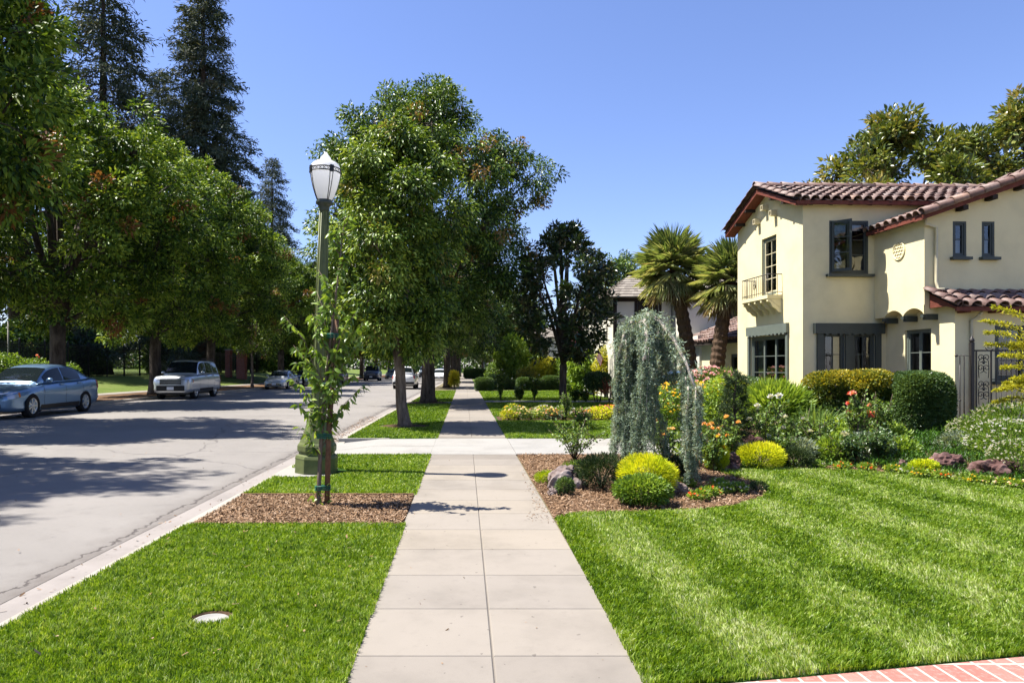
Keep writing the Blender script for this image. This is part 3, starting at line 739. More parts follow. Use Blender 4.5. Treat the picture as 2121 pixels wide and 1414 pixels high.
stuff(obj('gutter_litter', chips_mesh('gutter_litter', [(-3.2, 15.5), (-2.95, 15.5), (-2.8, 24), (-3.5, 24)], 900, 25, MAT['chip'], .03, zr=.006, zf=lambda x, y: 0*x - .128)))
stuff(obj('road_litter', chips_mesh('road_litter', [(-8, 4), (-3.5, 4), (-3.4, 20), (-10, 20)], 170, 26, MAT['chip'], .02, zr=.005, zf=lambda x, y: 0*x - .10)))

stuff(obj('pavement_litter', chips_mesh('pavement_litter', [(-.6, 3.4), (.92, 3.4), (.92, 30), (-.6, 30)], 130, 27, MAT['chip'], .012, zr=.004)))
stuff(obj('fallen_leaves', chips_mesh('fallen_leaves', [(-2.8, 3.4), (-.7, 3.4), (-.7, 7), (-2.8, 7)], 60, 28, MAT['chip'], .02, zr=.05)))
# timber edging of the mulch strip, valve lid sunk in the grass
e = MB(); e.box(-2.80, -.64, 8.62, 8.655, -.06, .022)
tag(e.build('edging_board', MAT['stake']), 'thin timber edging board between the mulch strip and the lamp post grass', 'edging')
v = empty('valve_box', (-1.62, 4.40, .004), 0, 'white concrete valve box lid sunk in the kerbside grass', 'utility cover')
m = MB(); m.lathe([(.115, -.05), (.115, -.014), (.108, -.010), (.095, -.010), (.092, -.013), (.02, -.012)], 24); m.build('lid', MAT['newcon'], v)
m = MB(); m.lathe([(.150, -.06), (.150, -.006), (.122, -.006), (.122, -.06)], 24); m.build('ring', MAT['soil'], v)

# ------------------------------------------------------------------ street lamp
def lamp():
    t = empty('street_lamp', (-2.28, 10.6, 0), 0, 'green octagonal street lamp with a white acorn globe', 'street lamp')
    ph = PI/8; m = MB()
    m.lathe([(.325, -.02), (.325, .20), (.33, .215), (.315, .255), (.275, .275), (.275, .30), (.30, .33), (.30, .40), (.285, .43), (.27, .45), (.205, .62), (.155, .80), (.125, .885)], 8, smooth=False, phase=ph)
    m.build('base', MAT['lampgreen'], t)
    m = MB()
    for z in (.885, .925, .965): m.lathe([(.118, z), (.132, z+.012), (.132, z+.026), (.118, z+.036)], 16)
    m.build('neck_ring', MAT['lampgreen'], t)
    m = MB()
    m.lathe([(.108, .88), (.104, 1.05), (.066, 4.02)], 8, smooth=False, phase=ph)
    for k in range(8):
        a = 2*PI*k/8 + ph; c, s = math.cos(a), math.sin(a)
        m.tube([(c*.106, s*.106, 1.02), (c*.066, s*.066, 4.0)], .009, 5)
    m.build('shaft', MAT['lampgreen'], t)
    m = MB(); m.lathe([(.068, 3.98), (.078, 4.02), (.075, 4.05), (.10, 4.08), (.13, 4.10), (.13, 4.135), (.118, 4.15), (.112, 4.165)], 20); m.build('collar', MAT['lampdark'], t)
    gm = NT('opal glass globe'); sh = gm.princ((.93,.93,.92), .12, .5); tr = gm.n('ShaderNodeBsdfTranslucent'); tr.inputs[0].default_value = (.98,.98,.98,1)
    mx = gm.n('ShaderNodeMixShader'); mx.inputs[0].default_value = .6; gm.l(sh, mx.inputs[1]); gm.l(tr.outputs[0], mx.inputs[2]); gl = gm.done(mx.outputs[0])
    m = MB(); m.lathe([(.112, 4.16), (.142, 4.22), (.186, 4.35), (.216, 4.48), (.228, 4.57), (.230, 4.60)], 32, caps=False); gb = m.build('globe', gl, t)
    m = MB(); m.lathe([(.230, 4.60), (.232, 4.63), (.215, 4.69), (.175, 4.735), (.11, 4.765), (.085, 4.785), (.078, 4.81), (.05, 4.845), (.03, 4.865), (.026, 4.885), (.004, 4.90)], 32, caps=False); m.build('finial_cap', gl, t)
    m = MB()
    for z in (4.575, 4.632):
        m.tube([(.236*math.cos(a), .236*math.sin(a), z) for a in np.linspace(0, 2*PI, 33)], .009, 5)
    for k in range(24):
        a0, a1 = 2*PI*k/24, 2*PI*(k+1)/24
        for z0, z1 in ((4.575, 4.632), (4.632, 4.575)): m.tube([(.236*math.cos(a0), .236*math.sin(a0), z0), (.236*math.cos(a1), .236*math.sin(a1), z1)], .0035, 4)
    for k in range(4):
        a = PI/2*k + .62; c, s = math.cos(a), math.sin(a)
        m.obox((.236*c, .236*s, 4.605), (c, s, 0), (-s, c, 0), (0, 0, 1), .012, .03, .05)
        for da in (-.11, .11):
            pr = [(.118, 4.15), (.148, 4.22), (.192, 4.35), (.222, 4.48), (.236, 4.59)]
            m.tube([(q*math.cos(a+da*(.6+.4*i/4)), q*math.sin(a+da*(.6+.4*i/4)), z) for i, (q, z) in enumerate(pr)], .006, 5)
    m.build('cage', MAT['blackiron'], t)
    t.rotation_euler = (0, R(1.7), 0)
    return t
lamp()
m = MB(); m.tint = .7; m.box(-2.82, -2.02, 10.12, 11.0, -.10, -.004)
tag(m.build('lamp_pad', MAT['newcon']), 'white concrete footing pad under the green street lamp', 'concrete pad')

# ------------------------------------------------------------------ young staked tree
def young_tree():
    g = np.random.default_rng(31); r = random.Random(31); t = empty('young_street_tree', (-1.70, 8.0, -.01), 0, 'slender young tree with long drooping leaves in the mulch strip', 'tree')
    mb = MB(); lf = LF(); z = [0, .1, .8, 1.6, 2.4, 3.35]; xs = [0, .0, .03, .10, .19, .30]
    pts = [Vector((x, .01*i, q)) for i, (x, q) in enumerate(zip(xs, z))]; mb.tube(pts, [.036, .027, .022, .019, .012, .004], 8)
    br = [(f, r.uniform(0, 6.28), r.uniform(.25, .52)) for f in np.clip(np.random.default_rng(7).normal(.63, .11, 27), .38, .9)] + [(f, r.uniform(0, 6.28), r.uniform(.2, .34)) for f in np.linspace(.72, .98, 12)]
    br += [(.34, PI, .40), (.36, .15, .34), (.40, 3.6, .42), (.45, 3.3, .55), (.5, -.2, .52), (.55, 3.1, .55), (.6, .3, .5), (.52, 2.6, .5), (.5, .6, .5), (.58, 5.6, .5)]
    for f, a, ln in br:
        s = polypt(pts, f); ln *= 1.15 - .75*max(0, f - .55)/.42; up = r.uniform(.7, 1.5); h = r.uniform(.5, .95)
        e1 = s + Vector((math.cos(a)*ln*.5*h, math.sin(a)*ln*.5*h, ln*up*.6)); e2 = s + Vector((math.cos(a)*ln*h, math.sin(a)*ln*h, ln*up*.95))
        pl = [s, s.lerp(e1, .5) + Vector((math.cos(a)*.03, math.sin(a)*.03, 0)), e1, e2]; mb.tube(pl, [.008, .006, .004, .002], 5)
        m = int(13 + ln*34)
        C = np.array([tuple(polypt(pl, .1 + .9*r.random()**.8)) for _ in range(m)]); d = rdirs(g, m)*np.array([1, 1, .6]); d[:, 2] -= .25 + .5*g.random(m)
        d[:, 0] += math.cos(a)*.25; d[:, 1] += math.sin(a)*.25
        lf.add(C, d, rdirs(g, m)*.8 + np.array([0, 0, .8]), g.uniform(.07, .14, m), g.uniform(.028, .048, m), np.clip(g.normal(.5, .27, m), 0, 1))
    m = 26; C = np.array([.02, 0, .12]) + g.normal(0, 1, (m, 3))*np.array([.09, .06, .07]); lf.add(C, rdirs(g, m) + np.array([0, 0, .2]), rdirs(g, m) + np.array([0, 0, 1.]), .07, .04, np.clip(g.normal(.75, .15, m), 0, 1))
    obj('trunk', mb.mesh('trunk', MAT['barkL']), t); obj('crown', lf.mesh('crown', MAT['leafY'], .12, .2, True), t)
    s = MB(); s.tube([(-1.605, 8.02, -.05), (-1.585, 8.03, .8), (-1.50, 8.05, 2.15)], .032, 10); s.tube([(-1.50, 8.05, 2.148), (-1.5, 8.05, 2.156)], .030, 10)
    st = s.build('tree_stake', MAT['stake']); tag(st, 'round brown wooden stake holding up the young tree', 'stake')
    for q, x in ((.19, -.055), (.79, -.045), (1.38, -.03), (1.95, -.02)):
        k = MB(); cx = float(np.interp(q, z, xs)); sx = float(np.interp(q, [0, .8, 2.15], [.095, .115, .20]))
        pl = [(cx-.035, -.03, q), (cx-.035, .03, q), ((cx+sx)/2, .045, q+.004), (sx+.036, .055, q), (sx+.036, -.02, q), ((cx+sx)/2, -.04, q+.004), (cx-.035, -.03, q)]
        k.tube(pl, .007, 6); k.tube([(p[0], p[1], p[2]+.02) for p in pl], .007, 6); k.tube([(p[0], p[1], p[2]+.04) for p in pl], .007, 6); k.build('tie', MAT['tie'], t)
young_tree()
# ------------------------------------------------------------------ houses
def wall_panel(mb, o, eu, nout, w, h, holes=(), depth=.13):
    """rectangular wall face with real openings and reveals; o = lower left corner seen from outside"""
    o, eu, nout = Vector(o), Vector(eu).normalized(), Vector(nout).normalized(); ez = Vector((0, 0, 1))
    us = sorted({0, w, *[x for q in holes for x in q[:2]]}); zs = sorted({0, h, *[x for q in holes for x in q[2:4]]})
    P = lambda u, z, d=0: o + eu*u + ez*z - nout*d
    for a, b in zip(us, us[1:]):
        for c, d in zip(zs, zs[1:]):
            if any(q[0] <= a and b <= q[1] and q[2] <= c and d <= q[3] for q in holes): continue
            mb.quad(P(a, c), P(b, c), P(b, d), P(a, d))
    for a, b, c, d in [q[:4] for q in holes]:
        for s, t in (((a, c), (b, c)), ((b, c), (b, d)), ((b, d), (a, d)), ((a, d), (a, c))):
            mb.quad(P(*s), P(*t), P(*t, depth), P(*s, depth))

def window(parent, o, eu, nout, w, h, cols=2, rows=3, mat='green', sash='greenL', fr=.055, name='window', sill=None, sashes=None, curtain=None, mun=.018, label=None):
    """frame with sashes and glazing bars (one mesh), panes and sill below it; o = lower left of the opening, on the pane plane"""
    o, eu, nout = Vector(o), Vector(eu).normalized(), Vector(nout).normalized(); ez = Vector((0, 0, 1))
    B = lambda m, u0, u1, z0, z1, d0, d1: m.obox(o + eu*((u0+u1)/2) + ez*((z0+z1)/2) + nout*((d0+d1)/2), eu, ez, nout, (u1-u0)/2, (z1-z0)/2, (d1-d0)/2)
    f = MB(); B(f, 0, w, 0, fr, -.03, .05); B(f, 0, w, h-fr, h, -.03, .05); B(f, 0, fr, fr, h-fr, -.03, .05); B(f, w-fr, w, fr, h-fr, -.03, .05)
    F = f.build(name, MAT[mat], parent)
    if label: F['label'] = label
    ns = sashes or 1; iw = (w - 2*fr)/ns; s = MB(); st = .04
    for k in range(ns):
        a, b = fr + k*iw, fr + (k+1)*iw
        B(s, a+.002, a+st, fr, h-fr, -.015, .032); B(s, b-st, b-.002, fr, h-fr, -.015, .032); B(s, a+st, b-st, fr, fr+st*1.4, -.015, .03); B(s, a+st, b-st, h-fr-st, h-fr, -.015, .03)
        for c in range(1, cols):
            x = a + st + (b - a - 2*st)*c/cols; B(s, x-mun/2, x+mun/2, fr+st*1.4, h-fr-st, -.01, .024)
        for r_ in range(1, rows):
            z = fr + st*1.4 + (h - 2*fr - 2.4*st)*r_/rows; B(s, a+st, b-st, z-mun/2, z+mun/2, -.01, .021)
    s.build('sash', MAT[sash], F)
    g = MB(); P = lambda u, z: o + eu*u + ez*z; g.quad(P(fr, fr), P(w-fr, fr), P(w-fr, h-fr), P(fr, h-fr)); g.build('pane', MAT['glass'], F)
    if sill:
        q = MB(); B(q, -sill, w+sill, -.07, -.003, -.05, sill*.8+.12); q.build('sill', MAT[mat], F)
    if curtain:
        q = MB(); u0, u1, z0, z1 = curtain; n = 14
        for i in range(n):
            a, b = u0+(u1-u0)*i/n, u0+(u1-u0)*(i+1)/n; dd = .10 + .02*(i % 2); d2 = .10 + .02*((i+1) % 2)
            q.quad(P(a*w, z0*h)-nout*dd, P(b*w, z0*h)-nout*d2, P(b*w, z1*h)-nout*d2, P(a*w, z1*h)-nout*dd)
        q.build('curtain', MAT['curtain'], F)
    return F

def tile_slope(mb, o, e, s, w, l, g, pitch=.275, exp=.36, tl=.44, r0=.118, r1=.092, trim=None):
    """rows of barrel tiles on a slope; o = lower left corner, e along the eave, s up the slope"""
    o, e, s = Vector(o), Vector(e).normalized(), Vector(s).normalized(); n = e.cross(s); n = n if n.z > 0 else -n
    mb.tint = .05; mb.quad(o, o+e*w, o+e*w+s*l, o+s*l)  # near-black sheet: the shade between barrel rows is put in its colour
    nc = int(w/pitch); off = (w - nc*pitch)/2
    for i in range(nc):
        j = 0
        while j*exp < l - .05:
            u = off + (i+.5)*pitch + g.uniform(-.008, .008); v = j*exp + g.uniform(-.02, .02) - (.03 if j == 0 else 0)
            if trim and not trim(u, v): j += 1; continue
            ln = min(tl, l - v); mb.tint = min(1, max(0, g.gauss(.5, .22)))
            c0 = o + e*u + s*v + n*.055; c1 = o + e*u + s*(v+ln) + n*.018; vs = []
            for c, r in ((c0, r0), (c1, r1), (c0, r0-.016)):
                for k in range(7):
                    a = PI*k/6; vs.append(c + e*math.cos(a)*r*1.04 + n*(math.sin(a)*r*1.0 - .03))
            fs = [(k, k+1, 8+k, 7+k) for k in range(6)] + [(k, 14+k, 15+k, k+1) for k in range(6)]
            b = len(mb.f); mb.add(vs, fs, True); j += 1
            # inner barrel, dark from below
            vi = [vs[14+k] for k in range(7)] + [c1 + e*math.cos(PI*k/6)*(r1-.014) + n*(math.sin(PI*k/6)*(r1-.014)*.86 - .03) for k in range(7)]
            mb.add(vi, [(k, 7+k, 8+k, k+1) for k in range(6)], True)
def tile_run(mb, a, b, g, r=.105, step=.36, up=(0, 0, 1), tilt=None):
    """one line of overlapping barrel tiles (ridge, rake)"""
    a, b = Vector(a), Vector(b); d = (b - a); L = d.length; d.normalize(); n = max(1, int(L/step)); st = L/n
    x = d.cross(Vector(up)).normalized(); y = x.cross(d).normalized()
    if tilt: q = Matrix.Rotation(tilt, 3, d); x = q @ x; y = q @ y
    for i in range(n):
        mb.tint = min(1, max(0, g.gauss(.55, .22))); c0 = a + d*(i*st - .03) + y*.03; c1 = a + d*((i+1)*st + .04); vs = []
        for c, rr in ((c0, r), (c1, r*.82), (c0, r-.018)):
            for k in range(9):
                t = -.25 + (PI+.5)*k/8; vs.append(c + x*math.cos(t)*rr + y*math.sin(t)*rr)
        mb.add(vs, [(k, k+1, 10+k, 9+k) for k in range(8)] + [(k, 18+k, 19+k, k+1) for k in range(8)], True)

def cream_house():
    O = (8.81, 18.0); t = empty('stucco_house', (O[0], O[1], 0), R(2.0), 'two storey cream stucco house with red barrel tile roofs', 'house')
    g = random.Random(41); Xp, Yp, Xm, Ym = (1,0,0), (0,1,0), (-1,0,0), (0,-1,0); W = MAT['stucco']
    ZE, ZP = 5.93, 6.70; UE = 9.5
    # --- front wing, gable to the street
    m = MB()
    wall_panel(m, (0, 3.95, 0), Ym, Xm, 3.95, ZE, [(3.95-3.05, 3.95-.82, .85, 2.50), (3.95-2.30, 3.95-1.42, 3.66, 5.34)], .15)
    m.poly([(0, 3.95, ZE), (0, 0, ZE), (0, 1.975, ZP)])
    m.build('wall', W, t)
    m = MB(); wall_panel(m, (0, 0, 0), Xp, Ym, 2.6, ZE, [(.52, 1.10, .9, 2.48), (1.32, 1.90, .9, 2.48), (.70, 1.74, 4.02, 5.42)], .09)
    wall_panel(m, (2.6, 0, 0), Xp, Ym, UE-2.6, ZE)
    m.quad((UE, 3.95, 0), (0, 3.95, 0), (0, 3.95, ZE), (UE, 3.95, ZE)); m.build('wall', W, t)
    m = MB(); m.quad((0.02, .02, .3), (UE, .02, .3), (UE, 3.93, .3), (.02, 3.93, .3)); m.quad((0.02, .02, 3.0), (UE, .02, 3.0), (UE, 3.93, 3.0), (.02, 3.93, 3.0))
    m.quad((3.6, .02, .3), (3.6, 3.93, .3), (3.6, 3.93, 5.7), (3.6, .02, 5.7)); m.quad((.02, 3.90, .3), (3.6, 3.90, .3), (3.6, 3.90, 5.7), (.02, 3.90, 5.7)); m.build('floor', MAT['room'], t)  # floors plus upright backing sheets, room darkness put into their colour
    # --- second wing: upper storey jetties over the lower
    U1, V1, U2, V2 = 1.90, -1.88, 2.22, -2.42
    m = MB(); wall_panel(m, (U1, 0, 3.06), Ym, Xm, -V1, 2.14)
    # scalloped jetty underside: arches between the corbels
    arcs = [(-.02, -.44, False), (-.44, -1.16, True), (-1.16, -1.88, True)]
    cors = [-.42, -1.14, V1+.05]
    zb = 3.06
    for a, b in ((-.02, -.40), ):
        m.quad((U1, a, 2.86), (U1, b, 2.86), (U1, b, zb), (U1, a, zb))
    for a, b in ((-.40, -1.12), (-1.12, -1.86)):
        n = 14; rz = .17
        for i in range(n):
            s0, s1 = i/n, (i+1)/n; y0, y1 = a+(b-a)*s0, a+(b-a)*s1; z0, z1 = 2.84 + rz*math.sin(PI*s0)**.7, 2.84 + rz*math.sin(PI*s1)**.7
            m.quad((U1, y0, z0), (U1, y1, z1), (U1, y1, zb), (U1, y0, zb)); m.quad((U1, y0, z0), (U2+.02, y0, z0), (U2+.02, y1, z1), (U1, y1, z1))
    m.quad((U1, V1, 2.84), (U2, V1, 2.84), (U2, V1, 3.06), (U1, V1, 3.06))
    m.build('wall', W, t)
    m = MB(); wall_panel(m, (U1, V1, 3.06), Xp, Ym, UE-U1, 2.09, [(.68, 1.01, 1.12, 1.96), (1.38, 1.69, 1.12, 1.96)], .08)
    m.poly([(U1, V1, 5.15), (UE, V1, 5.15), (UE, V1, 5.3), (6.0, V1, 6.60)]); m.build('wall', W, t)
    m = MB(); wall_panel(m, (U2, 0, 0), Ym, Xm, -V2, 3.0, [(.74, 1.66, .9, 2.52)], .14); m.build('wall', W, t)
    m = MB(); wall_panel(m, (U2, V2, 0), Xp, Ym, UE-U2, 3.0, [(.93, 2.25, 1.28, 2.55)], .1); m.build('wall', W, t)
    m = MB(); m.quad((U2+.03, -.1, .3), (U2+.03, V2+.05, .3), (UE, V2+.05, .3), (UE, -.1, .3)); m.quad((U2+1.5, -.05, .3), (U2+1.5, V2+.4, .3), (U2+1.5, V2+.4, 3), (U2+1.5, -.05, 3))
    m.quad((U1+.03, -.9, 3.1), (UE, -.9, 3.1), (UE, -.9, 5.1), (U1+.03, -.9, 5.1)); m.quad((U2+.8, -1.3, .3), (UE, -1.3, .3), (UE, -1.3, 2.9), (U2+.8, -1.3, 2.9)); m.build('floor', MAT['room'], t)  # floor plus upright sheets painted near black as unlit room depth
    # corbels under the jetty
    for v in cors:
        m = MB(); m.box(U1+.03, U2, v-.06, v+.06, 2.71, 2.845); m.box(U1-.03, U1+.03, v-.05, v+.05, 2.76, 2.84); m.build('corbel', MAT['green'], t)
    # low stucco mass joining the two behind
    # --- windows
    w1 = window(t, (.10, 2.30, 3.68), Ym, Xm, .88, 1.64, 2, 4, 'greenL', 'cream', name='balcony_window', curtain=(.35, .95, .6, .98))
    w2 = window(t, (.10, 3.05, .85), Ym, Xm, 2.23, 1.65, 1, 3, 'greenL', 'greenL', fr=.07, name='casement_window', sashes=3, curtain=(.05, .2, .02, .98))
    m = MB()      # carved header over the triple casement
    n = 22; a, b = 3.17, .70; zt, zb0 = 2.80, 2.50
    for i in range(n):
        y0, y1 = a+(b-a)*i/n, a+(b-a)*(i+1)/n; d = .045*(math.sin(i*PI/1.9)**2); m.box(-.09, .0, y1, y0-.0005, zb0-d+.04, zt)
    m.box(-.05, 0, .71, .83, .85, 2.5); m.box(-.05, 0, 3.04, 3.16, .85, 2.5)
    m.build('header', MAT['greenL'], w2)
    q = window(t, (.70, .05, 4.02), Xp, Ym, 1.04, 1.40, 1, 3, 'green', 'green', fr=.06, name='upper_window', sill=.09, sashes=2, curtain=(.02, .98, .83, .99))
    # its left sash stands open
    m = MB(); a = R(62); hx, hy = .765, -.02; d = Vector((math.cos(a)*.0 + .5*math.cos(R(48)), -.5*math.sin(R(48)), 0)); dn = d.normalized(); L = .47; nn = Vector((dn.y, -dn.x, 0))
    def SB(mm, u0, u1, z0, z1, th=.02): mm.obox(Vector((hx, hy, 0)) + dn*((u0+u1)/2) + Vector((0, 0, (z0+z1)/2)), dn, (0,0,1), nn, (u1-u0)/2, (z1-z0)/2, th)
    SB(m, 0, .05, 4.08, 5.40); SB(m, L-.05, L, 4.08, 5.40); SB(m, .05, L-.05, 4.08, 4.15); SB(m, .05, L-.05, 5.345, 5.40)
    for z in (4.56, 4.96): SB(m, .05, L-.05, z-.01, z+.01, .012)
    op = m.build('open_sash', MAT['green'], q)
    m = MB(); c = Vector((hx, hy, 0)); m.quad(c+dn*.05+Vector((0,0,4.15)), c+dn*(L-.05)+Vector((0,0,4.15)), c+dn*(L-.05)+Vector((0,0,5.34)), c+dn*.05+Vector((0,0,5.34))); m.build('sash_pane', MAT['glass'], q)
    for u in (.52, 1.32): window(t, (u, .05, .9), Xp, Ym, .58, 1.58, 2, 3, 'green', 'green', fr=.045, name='ground_window', curtain=(.55, .98, .0, .98) if u < 1 else None, label='left ground floor window with a pale curtain' if u < 1 else None)
    m = MB()
    for u0, u1 in ((.36, .515), (1.105, 1.315), (1.905, 2.06)): m.box(u0, u1, -.06, -.002, .85, 2.5)
    n = 26; a, b = .28, 2.14
    for i in range(n):
        x0, x1 = a+(b-a)*i/n, a+(b-a)*(i+1)/n; dd = .04*math.sin(i*PI/2.6)**2 if .5 < x0 < 1.9 else .0
        m.box(x0+.0004, x1, -.10, -.002, 2.47-dd, 2.74)
    m.build('window_surround', MAT['green'], t)
    for u, lb in ((U1+.68, 'left'), (U1+1.38, 'right')):
        window(t, (u, V1+.06, 4.18), Xp, Ym, .33 if u < 2.9 else .31, .84, 1, 2, 'green', 'green', fr=.045, name='small_window', sill=.07, curtain=(.12, .88, .02, .5))
    window(t, (U2+.10, -.74, .9), Ym, Xm, .92, 1.62, 1, 3, 'greenL', 'greenL', fr=.05, name='side_window', sashes=2)
    window(t, (U2+.93, V2+.06, 1.28), Xp, Ym, 1.32, 1.27, 1, 3, 'green', 'green', fr=.07, name='low_window', sill=.09, sashes=2)
    # plaster ornament on the jetty wall
    m = MB(); cy, cz = -.98, 4.47
    m.lathe([(.235, 0), (.235, -.02), (.215, -.035), (.2, -.012), (.19, -.008)], 28, (U1+.002, cy, cz), axis='x')
    for j, n in enumerate((2, 3, 4, 3, 2)):
        for i in range(n):
            y = cy + (i-(n-1)/2)*.095; z = cz + (2-j)*.082
            if (y-cy)**2 + (z-cz)**2 < .036:
                m.tube([(U1-.012, y + .045*math.cos(a), z - .03 + .05*math.sin(a)) for a in np.linspace(0, PI, 7)], .013, 5)
    m.build('plaster_ornament', W, t)
    # three clay vent stubs under the gable
    for v, z in ((1.98, 6.20), (1.46, 5.93), (2.46, 5.90)):
        m = MB(); h = .075; m.box(-.17, 0, v-h, v-h+.02, z-h, z+h); m.box(-.17, 0, v+h-.02, v+h, z-h, z+h); m.box(-.17, 0, v-h+.02, v+h-.02, z-h, z-h+.02); m.box(-.17, 0, v-h+.02, v+h-.02, z+h-.02, z+h)
        m.box(-.08, -.06, v-h+.02, v+h-.02, z-h+.02, z+h-.02); m.build('gable_vent', MAT['cream'], t)
    # balcony
    m = MB(); m.box(-.42, 0, 1.08, 2.72, 3.50, 3.60); pr = [(0, 3.10), (-.10, 3.13), (-.18, 3.22), (-.26, 3.26), (-.32, 3.38), (-.40, 3.42), (-.40, 3.50), (0, 3.50)]
    for y in np.linspace(1.10, 2.62, 5):
        m.add([(x, y, z) for x, z in pr] + [(x, y+.08, z) for x, z in pr], [tuple(range(8)), tuple(range(15, 7, -1))] + [(k, 8+k, 8+(k+1) % 8, (k+1) % 8) for k in range(8)])
    m.quad((-.36, 1.09, 3.495), (-.36, 2.7, 3.495), (0, 2.7, 3.2), (0, 1.09, 3.2))
    bal = m.build('balcony', W, t); m = MB()
    rt, rb = 4.17, 3.68
    for z, h in ((rt, .014), (rb, .009)): m.tube([(0, 1.10, z), (-.40, 1.10, z), (-.40, 2.70, z), (0, 2.70, z)], h, 6)
    for y in np.linspace(1.10, 2.70, 15): m.tube([(-.40, y, 3.60), (-.40, y, rt)], .008, 5)
    for x in (-.27, -.13): 
        for y in (1.10, 2.70): m.tube([(x, y, 3.60), (x, y, rt)], .008, 5)
    for s in (1, -1): m.tube([(-.41, 1.9 + s*.11*math.sin(a)*math.exp(-a*.12), 3.92 + .13*math.cos(a)*math.exp(-a*.12)) for a in np.linspace(0, 7.5, 22)], .007, 5)
    m.build('railing', MAT['iron'], bal)
    # --- roofs
    def gableroof(nm, ridge_a, ridge_b, eave_a, eave_b):
        pass
    rf = MB(); ov = .34; sl = (ZP-ZE)/1.975; dz = .06
    zE = ZE - .26*sl + dz
    L = math.hypot(1.975+.26, (1.975+.26)*sl)
    tile_slope(rf, (-ov, -.26, zE), Xp, (0, 1, sl), UE+ov, L, g); tile_slope(rf, (-ov, 3.95+.26, zE), Xp, (0, -1, sl), UE+ov, L, g)
    zr = ZE + 1.975*sl + dz
    tile_run(rf, (-ov-.02, 1.975, zr+.05), (UE, 1.975, zr+.05), g, .125, .38)
    for s in (1, -1):
        a = (-ov+.02, 1.975 - s*2.26, zE+.03); b = (-ov+.02, 1.975 - s*.06, zr+.04)
        tile_run(rf, a, b, g, .115, .37, tilt=s*.5)
    R1 = rf.build('roof', MAT['tile'], t)
    fb = MB()
    for s in (1, -1):
        y0, y1 = 1.975 - s*(2.2), 1.975
        fb.add([(-ov+.03, y0, zE-.01), (-ov+.03, y1, zr-.02), (-ov+.03, y1, zr-.16), (-ov+.03, y0, zE-.13), (0.0, y0, zE-.01), (0.0, y1, zr-.02), (0, y1, zr-.16), (0, y0, zE-.13)], [(0,1,2,3), (3,2,6,7), (4,7,6,5), (0,3,7,4)])
    fb.box(-ov+.05, UE, -.25, -.20, zE-.10, zE+.0); fb.quad((-ov+.05, -.24, zE-.02), (UE, -.24, zE-.02), (UE, 0, ZE+.0), (-ov+.05, 0, ZE+.0)); fb.build('fascia', MAT['redwood'], R1)
    for u in np.arange(.1, UE-4, .52):
        m = MB(); m.obox((u, -.10, ZE-.06), (1,0,0), (0, 1, sl), (0, -sl, 1), .045, .15, .05); m.build('rafter_tail', MAT['darkwood'], R1)
    for v, z in ((.5, 0), (1.2, 0), (2.75, 0), (3.45, 0)):
        zz = ZE + (1.975 - abs(v-1.975))*sl - .10; m = MB(); m.box(-.30, 0, v-.05, v+.05, zz-.06, zz+.04); m.build('rafter_tail', MAT['darkwood'], R1)
    # second wing roof: gable to the camera
    rf = MB(); s2 = .355; ue, ur = U1-.24, 6.0; z2 = 5.15 - .24*s2 + .05; zr2 = 5.15 + (ur-U1)*s2 + .05; L2 = math.hypot(ur-ue, (ur-ue)*s2)
    vf = V1-.30
    tile_slope(rf, (ue, .9, z2), (0,-1,0), (1, 0, s2), .9-vf, L2, g); tile_slope(rf, (2*ur-ue, vf, z2), (0,1,0), (-1, 0, s2), .9-vf, L2, g)
    tile_run(rf, (ur, vf-.02, zr2+.05), (ur, .9, zr2+.05), g, .125)
    tile_run(rf, (ue, vf+.02, z2+.03), (ur-.06, vf+.02, zr2+.04), g, .115, .37, tilt=.5); tile_run(rf, (2*ur-ue, vf+.02, z2+.03), (ur+.06, vf+.02, zr2+.04), g, .115, .37, tilt=-.5)
    R2 = rf.build('roof', MAT['tile'], t)
    fb = MB(); fb.box(ue+.01, ue+.06, vf+.02, -.02, z2-.10, z2); fb.quad((ue+.02, vf+.02, z2-.02), (U1, vf+.02, 5.13), (U1, -.02, 5.13), (ue+.02, -.02, z2-.02))
    fb.add([(ue, vf+.03, z2-.01), (ur, vf+.03, zr2-.02), (ur, vf+.03, zr2-.15), (ue, vf+.03, z2-.12), (ue, V1, z2-.01), (ur, V1, zr2-.02), (ur, V1, zr2-.15), (ue, V1, z2-.12)], [(0,1,2,3), (3,2,6,7), (4,7,6,5), (0,3,7,4)]); fb.build('fascia', MAT['redwood'], R2)
    for v in (-.25, -.75, -1.25, -1.75):
        m = MB(); m.obox((U1-.09, v, 5.09), (0,1,0), (1, 0, s2), (-s2, 0, 1), .045, .14, .05); m.build('rafter_tail', MAT['darkwood'], R2)
    for u in (2.7, 3.4, 4.1, 4.8):
        zz = 5.15 + (u-U1)*s2 - .13; m = MB(); m.box(u-.06, u+.06, V1-.26, V1, zz-.06, zz+.05); m.build('rafter_tail', MAT['darkwood'], R2)
    # low pent roof over the ground floor front
    rf = MB(); sp = .46; vp0 = V2-.36; zp0 = 3.36 - (V1-vp0)*sp; Lp = math.hypot(V1-vp0, (V1-vp0)*sp)
    tile_slope(rf, (U2-.28, vp0, zp0), Xp, (0, 1, sp), UE-U2+.28, Lp, g, pitch=.30, exp=.34, r0=.125, r1=.10); tile_run(rf, (U2-.26, vp0-.02, zp0+.04), (U2-.26, V1, 3.40), g, .115, .33, tilt=.55)
    R3 = rf.build('pent_roof', MAT['tile'], t); fb = MB(); fb.box(U2-.22, UE, vp0+.02, vp0+.07, zp0-.10, zp0-.004); fb.quad((U2-.2, vp0+.05, zp0-.03), (UE, vp0+.05, zp0-.03), (UE, V2, 2.98), (U2-.2, V2, 2.98)); 
